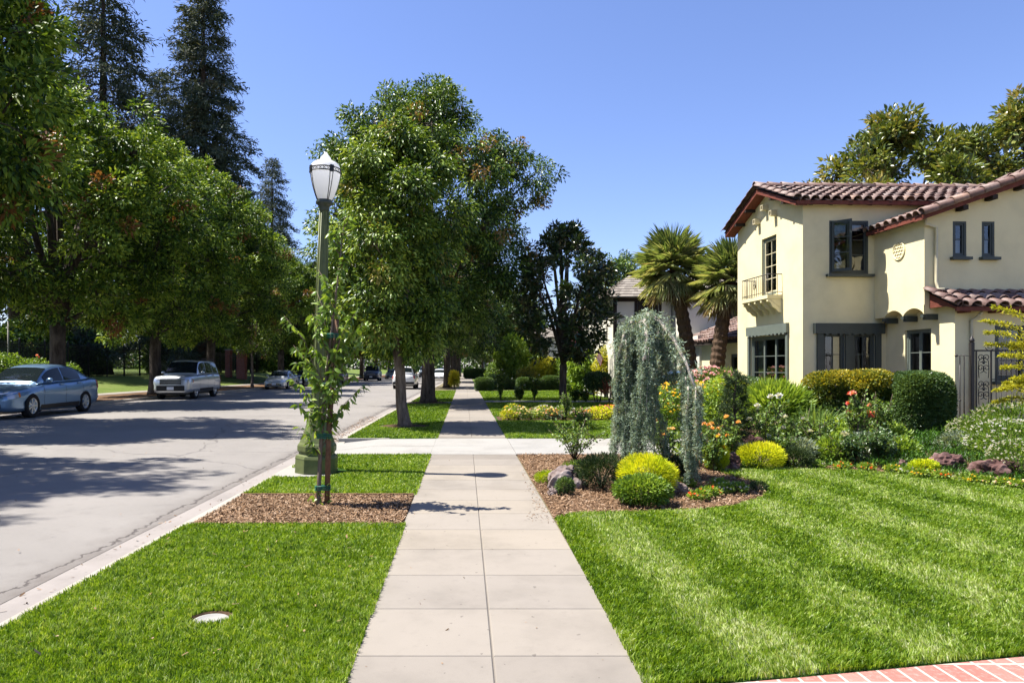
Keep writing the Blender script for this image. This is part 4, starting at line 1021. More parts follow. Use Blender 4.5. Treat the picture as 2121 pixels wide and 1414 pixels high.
    fb.poly([(U2-.20, vp0+.05, zp0-.06), (U2-.20, vp0+.05, zp0-.005), (U2-.20, V1, 3.35), (U2-.20, V1, 2.98), (U2-.20, V2, 2.98)]); fb.build('fascia', MAT['redwood'], R3)
    for u in np.arange(U2+.1, UE-3, .72):
        m = MB(); m.box(u-.05, u+.05, vp0+.07, V2, 2.82, 2.93); m.build('rafter_tail', MAT['redwood'], R3)
    # downspouts
    m = MB(); x = U1+.24
    m.tube([(U1-.02, V1-.06, 5.06), (U1-.02, V1-.06, 4.93), (x, V1-.06, 4.86), (x, V1-.06, 3.6), (x, V1-.1, 3.42), (x+.1, V1-.2, 3.40)], .036, 8); m.build('downspout', MAT['cream'], t)
    m = MB(); x = U2+.36; m.tube([(x+.12, V2-.2, 2.84), (x+.1, V2-.1, 2.74), (x, V2-.045, 2.66), (x, V2-.045, .1)], .034, 8); m.build('downspout', MAT['cream'], t)
    # --- low rear wing beyond the gable, street facing
    m = MB(); u3 = 1.75; wall_panel(m, (u3, 13.2, 0), Ym, Xm, 9.25, 2.66, [(4.6, 5.9, .15, 2.1), (7.0, 8.3, .9, 2.1)], .1); m.quad((u3, 13.2, 0), (6, 13.2, 0), (6, 13.2, 2.66), (u3, 13.2, 2.66)); m.build('wall', W, t)
    m = MB(); m.quad((u3+.5, 4, .1), (u3+.5, 13, .1), (u3+.5, 13, 2.6), (u3+.5, 4, 2.6)); m.build('floor', MAT['room'], t)  # upright sheet behind the openings, painted dark as an unlit room
    window(t, (u3+.08, 13.2-4.6, .15), Ym, Xm, 1.3, 1.95, 1, 1, 'green', 'green', name='garden_door', fr=.08); window(t, (u3+.08, 13.2-7.0, .9), Ym, Xm, 1.3, 1.2, 2, 2, 'green', 'green', name='rear_window')
    rf = MB(); s3 = .42; tile_slope(rf, (u3-.35, 13.5, 2.62), (0,-1,0), (1, 0, s3), 9.5, 3.2, g); tile_run(rf, (u3-.33, 13.5, 2.66), (u3+2.6, 13.5, 3.9), g, .115, tilt=-.4)
    rr = rf.build('low_roof', MAT['tile'], t); fb = MB(); fb.box(u3-.34, u3-.29, 4.0, 13.45, 2.50, 2.61); fb.quad((u3-.33, 4, 2.58), (u3, 4, 2.66), (u3, 13.45, 2.66), (u3-.33, 13.45, 2.58)); fb.build('fascia', MAT['darkwood'], rr)
    return t
cream_house()

# iron garden gate beside the house
def gate():
    t = empty('iron_gate', (10.55, 14.55, 0), R(1.5), 'wrought iron garden gate with scroll panel in front of the cream house', 'gate')
    m = MB(); m.box(.10, .17, -.035, .035, 0, 2.12); m.lathe([(.03, 2.12), (.05, 2.14), (.045, 2.19), (.02, 2.22), (.008, 2.26)], 10, (.135, 0, 0)); m.build('post', MAT['iron'], t)
    m = MB()
    for x, z in ((-.12, 1.86), (-.03, 1.86)): m.tube([(x, 0, 0), (x, 0, z)], .011, 6)
    m.ball((-.2, 0, 1.84), .03, 6); m.ball((-.12, 0, .9), .022, 6); m.tube([(-.2, 0, 1.84), (.1, 0, 1.84)], .006, 5); m.build('side_bars', MAT['iron'], t)
    m = MB()
    for x in (.22, .54): m.box(x, x+.022, -.012, .012, .08, 1.93)
    m.box(.20, 2.3, -.015, .015, 1.93, 1.965); m.box(.20, 2.3, -.012, .012, .08, .11); m.box(.56, 2.3, -.01, .01, 1.33, 1.35); m.build('frame', MAT['iron'], t)
    m = MB(); cx = .391
    def sp(c, s, up, r0=.075):
        return [(c + s*(.065 - r0*math.exp(-a*.17)*math.cos(a)), 0, up + r0*math.exp(-a*.17)*math.sin(a)) for a in np.linspace(-1.6, 7.2, 30)]
    for z in (1.80, 1.58, 1.24, 1.02, .70, .46, .22):
        for s in (1, -1): m.tube(sp(cx, s, z), .0085, 5)
    for z in (1.69, 1.13, .58):
        m.ball((cx, 0, z), .026, 6)
        for s in (1, -1): m.tube([(cx, 0, z+.12), (cx+s*.1, 0, z+.05), (cx+s*.115, 0, z-.12), (cx+s*.1, 0, z-.32)], .008, 5)
    m.build('scroll_panel', MAT['iron'], t)
    m = MB()
    for i, x in enumerate(np.arange(.66, 2.3, .108)):
        m.tube([(x, 0, .1), (x, 0, 1.34)], .009, 6); m.tube([(x, 0, 1.34), (x, 0, 1.93)], .007, 5)
        if i % 2: m.ball((x, 0, .88), .02, 6, (1, 1, 1.4))
    m.box(2.29, 2.36, -.035, .035, 0, 2.1); m.build('bars', MAT['iron'], t)
    for c, s in ((.42, 1), (1.05, 1), (1.05, -1), (1.5, 1), (1.5, -1)): m = MB(); m.tube([(c + s*(.09 - .08*math.exp(-a*.15)*math.cos(a)), 0, 2.02 + .05*math.exp(-a*.15)*math.sin(a)) for a in np.linspace(-1.6, 7, 24)], .008, 5); m.build('cresting', MAT['iron'], t)
    m = MB(); m.tube([(.55, 0, 1.96), (.7, 0, 2.03), (.78, 0, 2.10), (.86, 0, 2.03), (1.0, 0, 1.96)], .009, 5); m.build('cresting', MAT['iron'], t)
gate()

def hip_roof(mb, x0, x1, y0, y1, z, rise, inset, g):
    """shake roof: courses of shingles on four slopes"""
    ix0, ix1, iy = x0+inset, x1-inset, (y0+y1)/2
    A, B, C, D = Vector((x0,y0,z)), Vector((x1,y0,z)), Vector((x1,y1,z)), Vector((x0,y1,z)); E, F = Vector((ix0,iy,z+rise)), Vector((ix1,iy,z+rise))
    for a, b, c, d in ((A,B,F,E), (B,C,F,F), (C,D,E,F), (D,A,E,E)):
        n = (b-a).cross(d-a).normalized(); nr = 9
        for j in range(nr):
            p, q = a.lerp(d, j/nr), b.lerp(c, j/nr); p2, q2 = a.lerp(d, (j+1.15)/nr), b.lerp(c, (j+1.15)/nr); L = (q-p).length; k = max(1, int(L/.22)); u = 0
            for i in range(k):
                u1 = min(1, (i+1)/k + g.uniform(-.1, .1)/k) if i < k-1 else 1
                mb.tint = min(1, max(0, g.gauss(.5, .2))); o = n*.035; mb.quad(p.lerp(q, u)+o, p.lerp(q, u1)+o, p2.lerp(q2, u1), p2.lerp(q2, u)); mb.quad(p.lerp(q, u)+o, p.lerp(q, u), p.lerp(q, u1), p.lerp(q, u1)+o); u = u1
    mb.tint = .2; mb.quad(A, B, C, D)

def tudor():
    t = empty('tudor_house', (0, 0, 0), 0, 'pale half timbered neighbour house with weathered shake roof', 'house'); g = random.Random(9)
    X0, X1, Y0, Y1 = 7.35, 10.3, 34.0, 44
    m = MB(); m.box(X0, X1, Y0, Y1, 0, 5.0); m.build('wall', MAT['stuccoB'], t)
    m = MB(); m.box(10.2, 17, 32.2, 42, 0, 5.0); m.build('wall', MAT['stuccoB'], t)
    m = MB(); m.box(10.05, 14, 29.6, 32.1, 0, 2.75); m.box(9.95, 14.1, 29.5, 32.1, 2.75, 2.95); m.build('porch', MAT['stuccoB'], t)
    bx = [(x, x+.13, Y0-.03, Y0, 2.9, 4.82) for x in (X0, 8.35, 9.55, X1-.13)] + [(X0, X1, Y0-.035, Y0, 4.82, 5.0), (X0, X1, Y0-.035, Y0, 2.75, 2.9)] + [(X0-.03, X0, y, y+.13, 2.9, 5.0) for y in (34.0, 35.6, 37.2, 39)]
    for q in bx: m = MB(); m.box(*q); m.build('timber', MAT['darkwood'], t)
    def dk(x0, x1, z0, z1, y): 
        f = window(t, (x0, y-.03, z0), (1,0,0), (0,-1,0), x1-x0, z1-z0, 2, 2, 'darkwood', 'darkwood', name='window')
        q = MB(); q.box(x0, x1, y-.04, y-.015, z0, z1); q.build('shade', MAT['room'], f)  # near-black box over the pane paints the unlit room, no blind
    dk(8.5, 9.5, 3.5, 4.8, Y0); dk(12.0, 13.2, 3.6, 4.9, 32.2); dk(10.4, 11.6, .3, 2.1, 29.55)
    m = MB(); hip_roof(m, X0-.5, X1+2.5, Y0-.5, Y1+.5, 5.0, 1.75, 2.4, g); m.build('roof', MAT['shake'], t)
    m = MB(); hip_roof(m, 9.8, 17.5, 31.7, 42.5, 5.01, 1.6, 2.6, g); m.build('roof', MAT['shake'], t)
    return t
tudor()
def far_house(name, x0, x1, y0, y1, h, rise, wm, lab, garage=True, rm='shake'):
    t = empty(name, (0, 0, 0), 0, lab, 'house'); g = random.Random(int(y0))
    m = MB(); m.box(x0, x1, y0, y1, 0, h); m.build('wall', MAT[wm], t)
    m = MB(); hip_roof(m, x0-.4, x1+.4, y0-.4, y1+.4, h, rise, min(2.2, (x1-x0)*.4), g); m.build('roof', MAT[rm], t)
    if garage:
        m = MB(); m.box(x0-1.7, x0+.0, y0-1.2, y0+4, 2.35, 2.7); m.box(x0-1.6, x0, y0+.5, y0+4, 0, 2.35); m.build('porch', MAT[wm], t)
    for u in (.25, .68):
        x = x0 + (x1-x0)*u
        for z in ((h-1.7, .9) if h > 4 else (.9,)):
            f = window(t, (x, y0-.03, z), (1,0,0), (0,-1,0), (x1-x0)*.16, 1.2, 2, 2, 'cream', 'cream'); q = MB(); q.box(x, x+(x1-x0)*.16, y0-.04, y0-.015, z, z+1.2); q.build('shade', MAT['room'], f)  # box over each pane: interior darkness painted as near-black colour
    return t
far_house('white_house', 5.9, 9.2, 60, 70, 4.1, 1.2, 'stuccoW', 'bluish white two storey house behind the yellow shrubs')
far_house('grey_house', 9.6, 15, 52, 62, 5.2, 1.4, 'stuccoB', 'grey roofed house behind the pink blossom and magnolia tree', False)
far_house('distant_house', 7, 15, 96, 108, 4.4, 1.5, 'stuccoW', 'small pale house far up the street on the right', True)
# ------------------------------------------------------------------ cars and the person by the kerb
def paint(name, col, metal=.6, rough=.3):
    t = NT(name); f = t.noise(3, 4, .6, t.coord()); k = t.mix(t.math('MULTIPLY', f, .25), col, tuple(x*.75 for x in col))
    return t.done(t.princ(k, rough, .5, metal, None, .7))
MAT['silver'] = paint('silver car paint', (.55,.58,.62)); MAT['silverblue'] = paint('silver blue car paint', (.16,.27,.42)); MAT['carwhite'] = paint('white car paint', (.8,.8,.78), .0)
MAT['carblue'] = paint('dark blue car paint', (.03,.045,.08), .3); MAT['carred'] = paint('maroon car paint', (.18,.025,.03), .2); MAT['cargrey'] = paint('grey car paint', (.22,.26,.28), .5)
MAT['carglass'] = M('dark car glass', (.008,.012,.014), .04, .3, var=0); MAT['rubber'] = M('tyre rubber', (.015,.015,.016), .85, .2, var=.15)
MAT['rim'] = M('alloy rim', (.5,.52,.54), .3, .6, .8, var=.1); MAT['trim'] = M('black car trim', (.012,.012,.013), .5, .4, var=.1); MAT['chrome'] = M('chrome', (.75,.76,.78), .12, .6, 1., var=0)
MAT['lens'] = M('clear headlight lens', (.55,.58,.62), .08, .7, .3, var=.1); MAT['amber'] = M('amber lens', (.6,.18,.03), .2, .6, var=0); MAT['red'] = M('red tail lens', (.45,.02,.015), .15, .6, var=0); MAT['plate'] = M('licence plate', (.7,.72,.76), .4, .4, var=.1)

CARS = {
 # stations run from the nose (0) to the tail: x, bottom, belt height, half width;  cabin: x, roof height;  extras
 'sedan': dict(L=4.85, st=[(0,.28,.60,.60),(.06,.22,.66,.72),(.3,.19,.74,.83),(.8,.18,.83,.89),(1.35,.18,.93,.905),(2.4,.18,.97,.91),(3.5,.18,1.0,.91),(4.2,.2,1.05,.89),(4.65,.26,1.06,.83),(4.80,.34,1.02,.76),(4.85,.42,.92,.68)],
               roof=[(1.28,.93),(1.6,1.14),(2.05,1.38),(2.5,1.455),(2.95,1.465),(3.4,1.42),(3.8,1.30),(4.2,1.12),(4.36,1.04)], wsp=(1.36,2.02), rgp=(3.72,4.28), side=[(1.66,2.62),(2.68,3.62)], doors=[1.52,2.65,3.62], wheels=(.97,3.77), wr=.335, gr=(.33,.48), lampz=(.55,.72), tail=(.72,.98)),
 'suv': dict(L=4.75, st=[(0,.38,.92,.70),(.05,.32,1.0,.82),(.26,.30,1.07,.92),(.8,.31,1.10,.945),(1.25,.31,1.13,.95),(2.4,.31,1.16,.955),(3.6,.31,1.18,.95),(4.4,.33,1.18,.92),(4.66,.34,1.16,.87),(4.75,.42,1.05,.80)],
             roof=[(1.22,1.12),(1.50,1.44),(1.80,1.74),(2.1,1.80),(3.0,1.80),(3.9,1.79),(4.38,1.76),(4.55,1.55),(4.68,1.20)], wsp=(1.27,1.80), rgp=(4.40,4.65), side=[(1.55,2.45),(2.51,3.45),(3.52,4.25)], doors=[1.35,2.48,3.48], wheels=(.92,3.66), wr=.40, gr=(.70,.92), lampz=(.76,.95), tail=(.85,1.15)),
}
def car(name, kind, mat, loc, rz, label, detail=True, group=None, sc=1., plate=True, roofrack=False):
    P = CARS[kind]; t = empty(name, loc, rz, label, 'car', group); L = P['L']
    st = np.array(P['st']); xs = np.concatenate([st[:4, 0], np.linspace(.35, L-.35, 42), st[-3:, 0]]); xs = np.unique(xs)
    def f(x, c): return float(np.interp(x, st[:, 0], st[:, c]))
    def fs(x, c): return (f(x-.1, c) + 2*f(x, c) + f(x+.1, c))/4 if .15 < x < L-.15 else f(x, c)
    def sec(x):
        zb, zt, hw = fs(x, 1), fs(x, 2), fs(x, 3); h = zt - zb
        return [(0, zb), (hw*.80, zb), (hw*.95, zb+h*.06), (hw*.985, zb+h*.22), (hw*.965, zb+h*.42), (hw, zb+h*.62), (hw*.985, zb+h*.76), (hw*.95, zb+h*.90), (hw*.87, zb+h*.985), (hw*.6, zt+.018), (0, zt+.03)]
    ra = np.array(P['roof'])
    def rz_(x): return float((np.interp(x-.12, ra[:, 0], ra[:, 1]) + 2*np.interp(x, ra[:, 0], ra[:, 1]) + np.interp(x+.12, ra[:, 0], ra[:, 1]))/4)
    def S(x, s):                       # point on the lower body, s in 0..10
        q = sec(x); i = min(9, int(s)); u = s - i; return q[i][0]*(1-u) + q[i+1][0]*u, q[i][1]*(1-u) + q[i+1][1]*u
    def top_hw(x): return (.60 if kind == 'sedan' else .70)*(1 - .06*abs(x - L*.55))
    def C(x, u):                       # point on the cabin side, u from belt (0) to roof (1)
        zb = fs(x, 2); zr = max(rz_(x), zb+.001); hb = fs(x, 3)*.885; k = (zr - zb)/(ra[:, 1].max() - zb + 1e-6); ht = hb + (top_hw(x) - hb)*min(1, k)**.8
        return hb + (ht - hb)*u**1.25, zb + (zr - .05 - zb)*u
    def W(x, y, z): return (y, x - L/2, z)          # nose towards -Y
    m = MB(); n = 11; ring = []
    for x in xs:
        q = sec(x); ring += [W(x, y, z) for y, z in q] + [W(x, -y, z) for y, z in q[-2:0:-1]]
    k = 20
    m.add(ring, [(i*k+j, (i+1)*k+j, (i+1)*k+(j+1) % k, i*k+(j+1) % k) for i in range(len(xs)-1) for j in range(k)] + [tuple(range(k)), tuple((len(xs)-1)*k+j for j in range(k))[::-1]], True)
    low = m.build('body', mat, t)
    # wheel arches cut out of the lower body
    cut = MB()
    for wx in P['wheels']:
        for s in (1, -1): cut.lathe([(P['wr']+.07, s*.60), (P['wr']+.07, s*1.2)], 28, W(wx, 0, P['wr']-.01), axis='x')
    co_ = cut.build('arch_cut', mat); bo = low.modifiers.new('arch', 'BOOLEAN'); bo.operation = 'DIFFERENCE'; bo.object = co_; bo.solver = 'EXACT'
    dg = bpy.context.evaluated_depsgraph_get(); dg.update(); me = bpy.data.meshes.new_from_object(low.evaluated_get(dg)); low.modifiers.clear(); low.data = me
    bpy.data.objects.remove(co_, do_unlink=True)
    # cabin
    m = MB(); cx = np.linspace(ra[0, 0], ra[-1, 0], 40); ring = []; k = 14
    for x in cx:
        q = [C(x, u) for u in (0, .33, .66, 1)]; zr = max(rz_(x), fs(x, 2)+.001)
        q += [(q[-1][0]*.93, zr-.012), (q[-1][0]*.75, zr+.006), (q[-1][0]*.3, zr+.02)]
        ring += [W(x, y, z) for y, z in q] + [W(x, -y, z) for y, z in q[::-1]]
    m.add(ring, [(i*k+j, (i+1)*k+j, (i+1)*k+j+1, i*k+j+1) for i in range(len(cx)-1) for j in range(k-1)] + [tuple(range(k)), tuple((len(cx)-1)*k+j for j in range(k))[::-1]], True)
    m.build('cabin', mat, t)
    def strip_glass(nm, x0, x1, wide):
        m = MB(); n = 8
        for i in range(n+1):
            x = x0 + (x1-x0)*i/n; y, _ = C(x, 1); yb = y*wide; z = rz_(x); d = .012
            m.v += [W(x, yb, z-.012+d), W(x, yb*.55, z+.012+d), W(x, 0, z+.018+d), W(x, -yb*.55, z+.012+d), W(x, -yb, z-.012+d)]; m.t += [.5]*5
        m.f = [[i*5+j, (i+1)*5+j, (i+1)*5+j+1, i*5+j+1] for i in range(n) for j in range(4)]; m.sm = [True]*len(m.f); return m.build(nm, MAT['carglass'], t)
    strip_glass('windscreen', *P['wsp'], .98); strip_glass('rear_window', *P['rgp'], .94)
    for s in (1, -1):
        for x0, x1 in P['side']:
            m = MB(); n = 7
            for i in range(n+1):
                x = x0 + (x1-x0)*i/n
                for u in (.06, .5, .93):
                    y, z = C(x, u); m.v.append(W(x, s*(y+.008), z)); m.t.append(.5)
            m.f = [[i*3+j, (i+1)*3+j, (i+1)*3+j+1, i*3+j+1] for i in range(n) for j in range(2)]; m.sm = [True]*len(m.f); m.build('side_window', MAT['carglass'], t)
    def patch(nm, x0, x1, s0, s1, mt, side, d=.006, n=6, par=None):
        m = MB()
        for i in range(n+1):
            x = x0 + (x1-x0)*i/n
            for j in range(4):
                y, z = S(x, s0 + (s1-s0)*j/3); m.v.append(W(x, side*(y+d), z+(.003 if d > 0 else 0))); m.t.append(.5)
        m.f = [[i*4+j, (i+1)*4+j, (i+1)*4+j+1, i*4+j+1] for i in range(n) for j in range(3)]; m.sm = [True]*len(m.f); return m.build(nm, MAT[mt], par or t)
    def zs(x, z):                      # section parameter at height z
        q = sec(x); return next((i + (z-q[i][1])/(q[i+1][1]-q[i][1]+1e-9) for i in range(1, 9) if q[i][1] <= z <= q[i+1][1]), 5)
    for s in (1, -1):
        z0, z1 = P['lampz']; h = patch('headlight', .03, .40, zs(.2, z0), zs(.2, z1), 'lens', s)
        patch('indicator', .40, .47, zs(.4, z0+.03), zs(.4, z1-.02), 'amber', s, par=h)
        z0, z1 = P['tail']; patch('tail_light', L-.30, L-.02, zs(L-.2, z0), zs(L-.2, min(z1, fs(L-.2, 2)-.03)), 'red', s)
        if detail:
            for dx in P['doors']:
                m = MB()
                for i in range(8):
                    a, b = 2.3 + i*.75, 2.3 + (i+1)*.75; y0, z0 = S(dx, a); y1, z1 = S(dx, b); m.quad(W(dx-.007, s*(y0+.004), z0), W(dx+.007, s*(y0+.004), z0), W(dx+.007, s*(y1+.004), z1), W(dx-.007, s*(y1+.004), z1))
                m.build('door_seam', MAT['trim'], t)
            for dx in P['doors'][1:]:
                y, z = S(dx-.2, 7.0); m = MB(); m.obox(W(dx-.2, s*(y+.014), z), (0,1,0), (1,0,0), (0,0,1), .10, .014, .018); m.build('door_handle', mat, t)
            x = P['side'][0][0]+.02; y, z = C(x, .05); m = MB(); m.ball(W(x+.02, s*(y+.14), z+.07), .10, 6, (1.05, .75, .68)); m.box(*sorted((s*(y-.02), s*(y+.08))), x-L/2-.02, x-L/2+.04, z+.0, z+.04); m.build('wing_mirror', mat, t)
            patch('sill_trim', 1.35, L-1.45, 2.0, 3.0, 'trim', s)
    g0, g1 = P['gr']; hw = P['st'][0][3]
    m = MB(); m.box(-hw*.72, hw*.72, -L/2-.018, -L/2+.05, g0, g1); G = m.build('grille', MAT['trim'], t)
    m = MB()
    for i in range(3): z = g0 + (g1-g0)*(i+.5)/3; m.box(-hw*.70, hw*.70, -L/2-.026, -L/2-.016, z-.008, z+.008)
    m.build('grille_bar', MAT['rim' if kind == 'suv' else 'chrome'], G)
    m = MB(); m.box(-hw*.95, hw*.95, -L/2-.012, -L/2+.06, P['st'][0][1]+.02, P['st'][0][1]+(.14 if kind == 'sedan' else .26)); m.build('bumper', MAT['trim'], t)
    for y0, zz in ((-L/2-.034, P['st'][0][1]+.09),): m = MB(); m.box(-.16, .16, y0, y0+.014, zz-.02, zz+.12); m.build('plate', MAT['plate'], t)
    m = MB(); zz = P['st'][-1][1]+.36; m.box(-.16, .16, L/2-.005, L/2+.012, zz-.075, zz+.075); m.build('plate', MAT['plate'], t)
    m = MB(); hw2 = P['st'][-1][3]; zz = P['st'][-1][1]; m.box(-hw2*1.05, hw2*1.05, L/2-.06, L/2+.015, zz-.02, zz+.17); m.build('bumper', MAT['trim'] if kind == 'suv' else mat, t)
    for wx in P['wheels']:
        for s in (1, -1):
            wr = P['wr']; o = (s*.80, wx-L/2, wr-.0); m = MB(); m.lathe([(wr*.64, -.10), (wr*.93, -.105), (wr, -.085), (wr, .085), (wr*.93, .105), (wr*.64, .10), (wr*.62, .0)], 30, (0, 0, 0), axis='x')
            w = m.build('wheel', MAT['rubber'], t, o); m = MB(); e = s*.088
            m.lathe([(wr*.655, e-s*.05), (wr*.66, e), (wr*.60, e+s*.004), (wr*.58, e-s*.03)], 28, axis='x')
            for i in range(7):
                a = 2*PI*i/7; m.obox((e-s*.012, wr*.34*math.cos(a), wr*.34*math.sin(a)), (1,0,0), (0, math.cos(a), math.sin(a)), (0, -math.sin(a), math.cos(a)), .014, wr*.29, wr*.075)
            m.lathe([(wr*.16, e-s*.02), (wr*.14, e+s*.008), (.01, e+s*.012)], 14, axis='x'); m.build('rim', MAT['rim'], w)
    if roofrack:
        for s in (1, -1): m = MB(); y, z = C(2.4, 1); m.tube([W(2.1, s*y*.97, 1.80), W(2.3, s*y*.98, 1.87), W(4.0, s*y*.98, 1.86), W(4.2, s*y*.97, 1.79)], .018, 6); m.build('roof_rail', MAT['trim'], t)
    m = MB(); m.box(-.72, .72, -L/2+.4, L/2-.4, .22, .5); m.build('underbody', MAT['trim'], t)
    t.scale = sc if isinstance(sc, tuple) else (sc, sc, sc); return t
ZR = RZ + .012
car('silver_sedan', 'sedan', MAT['silverblue'], (-15.62, 25.05, ZR), R(-1), 'silver blue sedan parked nearest on the left, cut by the picture edge', sc=(1.14, 1.12, 1.24))
car('silver_suv', 'suv', MAT['silver'], (-15.55, 38.9, ZR), R(1.5), 'boxy silver off-roader parked under the trees across the road', roofrack=True, sc=(1.1, 1.1, 1.16))
car('parked_sedan', 'sedan', MAT['silver'], (-14.75, 55.6, ZR), R(1), 'silver sedan with dark grille parked beside the standing person')
car('parked_sedan', 'sedan', MAT['cargrey'], (-14.3, 62.6, ZR), R(1), 'grey sedan just behind the person, hidden by the lamp post', False)
car('maroon_car', 'suv', MAT['carred'], (-12.9, 70, ZR), R(2), 'maroon car glimpsed behind the young staked tree', False, sc=.92)
car('blue_suv', 'suv', MAT['carblue'], (-11.6, 87, ZR), R(2), 'dark blue off-roader coming down the street', False, sc=1.05)
car('green_sedan', 'sedan', MAT['cargrey'], (-10.6, 101, ZR), R(1), 'grey green sedan just behind the dark blue off-roader', False)
car('white_suv', 'suv', MAT['carwhite'], (-4.75, 55.6, ZR), R(180), 'white off-roader driving away beyond the leaning trunk', sc=.98)
car('far_car', 'suv', MAT['cargrey'], (-6.9, 118, ZR), R(1), 'small distant grey car in the gap right of the white off-roader', False)
car('white_sedan', 'sedan', MAT['carwhite'], (-3.3, 90, ZR), R(0), 'white sedan parked at the near kerb between two thick trunks', False)
car('far_dark_car', 'sedan', MAT['carblue'], (-4.6, 130, ZR), R(0), 'dark blue distant car seen left of the third trunk', False)
car('driveway_car', 'sedan', MAT['silverblue'], (8.7, 28.9, 0), R(-90), 'pale blue sedan on the drive behind the weeping cedar', False)

def skin_mesh(name, joints, edges, mat, sub=2):
    me = bpy.data.meshes.new(name); me.from_pydata([j[:3] for j in joints], edges, []); o = bpy.data.objects.new(name, me); COL.objects.link(o)
    sk_ = o.modifiers.new('s', 'SKIN'); o.modifiers.new('u', 'SUBSURF').levels = sub
    for v, j in zip(me.skin_vertices[0].data, joints): v.radius = (j[3], j[4] if len(j) > 4 else j[3])
    me.skin_vertices[0].data[0].use_root = True
    dg = bpy.context.evaluated_depsgraph_get(); dg.update(); out = bpy.data.meshes.new_from_object(o.evaluated_get(dg)); bpy.data.objects.remove(o, do_unlink=True)
    for p in out.polygons: p.use_smooth = True
    out.materials.clear(); out.materials.append(mat); return out
def person():
    t = empty('person', (-13.15, 56.2, RZ+.02), R(100), 'person in dark jacket and trousers standing beside the parked silver sedan', 'person')
    skin = M('skin', (.45,.27,.19), .6, .3, var=.1); cl = M('navy jacket', (.012,.013,.022), .9, .1, var=.2); tr = M('black trousers', (.010,.010,.013), .9, .1, var=.2); hair = M('dark hair', (.02,.014,.01), .7, .2, var=.2)
    J = [(0,0,.95,.13,.1),(0,0,1.15,.12,.09),(0,.0,1.38,.15,.1),(0,-.01,1.5,.06),(0,-.02,1.58,.075,.085),(0,-.03,1.66,.085,.095),(0,-.02,1.73,.07),
         (.19,0,1.42,.055),(.25,-.05,1.15,.045),(.2,-.28,1.05,.035),(-.19,0,1.42,.055),(-.24,-.03,1.14,.045),(-.22,-.16,.92,.033),
         (.1,0,.9,.085),(.11,-.01,.5,.06),(.12,.02,.09,.04),(.12,-.13,.045,.035),(-.1,0,.9,.085),(-.11,.02,.5,.06),(-.12,.05,.09,.04),(-.12,-.10,.045,.035)]
    E = [(0,1),(1,2),(2,3),(3,4),(4,5),(5,6),(2,7),(7,8),(8,9),(2,10),(10,11),(11,12),(0,13),(13,14),(14,15),(15,16),(0,17),(17,18),(18,19),(19,20)]
    b = len(J)
    for w, dx in ((9, 1), (12, -1)):
        x, y, z = J[w][:3]; J.append((x, y-.06, z-.03, .028, .018)); E.append((w, len(J)-1)); p = len(J)-1
        for i, q in enumerate((-.03, -.01, .01, .03)): J.append((x+q, y-.11, z-.06-.01*(i % 2), .009)); E.append((p, len(J)-1)); J.append((x+q, y-.13, z-.09, .008)); E.append((len(J)-2, len(J)-1))
        J.append((x-dx*.045, y-.08, z-.05, .010)); E.append((p, len(J)-1))
    obj('body', skin_mesh('body', J, E, skin), t)
    jk = [(0,0,.93,.155,.12),(0,0,1.15,.145,.11),(0,0,1.38,.175,.12),(0,0,1.46,.09),(.2,0,1.42,.07),(.255,-.05,1.15,.06),(.21,-.24,1.06,.05),(-.2,0,1.42,.07),(-.245,-.03,1.14,.06),(-.225,-.13,.96,.05)]
    obj('jacket', skin_mesh('jacket', jk, [(0,1),(1,2),(2,3),(2,4),(4,5),(5,6),(2,7),(7,8),(8,9)], cl), t)
    tj = [(0,0,.98,.15,.12),(.1,0,.88,.10),(.11,-.01,.5,.08),(.12,.02,.10,.065),(-.1,0,.88,.10),(-.11,.02,.5,.08),(-.12,.05,.10,.065)]
    obj('trousers', skin_mesh('trousers', tj, [(0,1),(1,2),(2,3),(0,4),(4,5),(5,6)], tr), t)
    m = MB(); m.ball((0, -.005, 1.70), .105, 8, (.92, 1.05, .95)); m.build('hair', hair, t)
    m = MB()
    for x in (-.035, .035): m.ball((x, -.122, 1.665), .012, 5)
    m.ball((0, -.13, 1.63), .016, 5, (.8, 1.2, 1.3)); m.box(-.025, .025, -.123, -.115, 1.585, 1.593); m.build('face', M('dark face features', (.2,.09,.07), .6, .2, var=0), t)  # eyes, nose and mouth share one dark reddish colour
person()
# ------------------------------------------------------------------ trees
T1 = tree_data(101, 8.2, 1.95, 1.95, .15, 2.1, MAT['leafC'], MAT['barkL'], nl=7, nlobe=34, ncl=26, nper=62, L=.135, W=.06, cr=.30, droop=.8, lean=(-.22, 0), lobe=.36, shape=.92, twigs=.3, brown=.02)
tree('leaning_street_tree', T1, (-1.64, 18.75, -.02), 0, None, 'bright green tree on a slim leaning trunk in the kerbside grass')
T2 = tree_data(102, 14.0, 3.2, 6.0, .30, 3.6, MAT['leafB'], MAT['bark'], nl=10, nlobe=60, ncl=22, nper=74, L=.18, W=.08, cr=.40, droop=.5, lobe=.235, shape=1.08, flare=1.45, brown=.045, twigs=.3)
tree('large_street_tree', T2, (-1.66, 31.3, -.02), R(40), None, 'tallest street tree with thick dark trunk behind the leaning tree')
TB = [tree_data(110+i, 14.2 - .8*i, 3.4, 5.6, .30, 3.2, MAT['leafA'], MAT['bark'], nl=10, nlobe=64, ncl=18, nper=68, L=.205, W=.092, cr=.40, droop=.3, lobe=.235, shape=.8, flare=1.5, brown=.03, twigs=.35, tb=.5) for i in range(3)]
TD = tree_data(120, 15, 3.9, 6, .32, 3.6, MAT['leafB'], MAT['bark'], nl=8, nlobe=34, ncl=20, nper=30, L=.36, W=.16, cr=.6, droop=.5, lobe=.3, shape=.85, brown=.03, twigs=.2)
G = 'street trees along the far kerb'
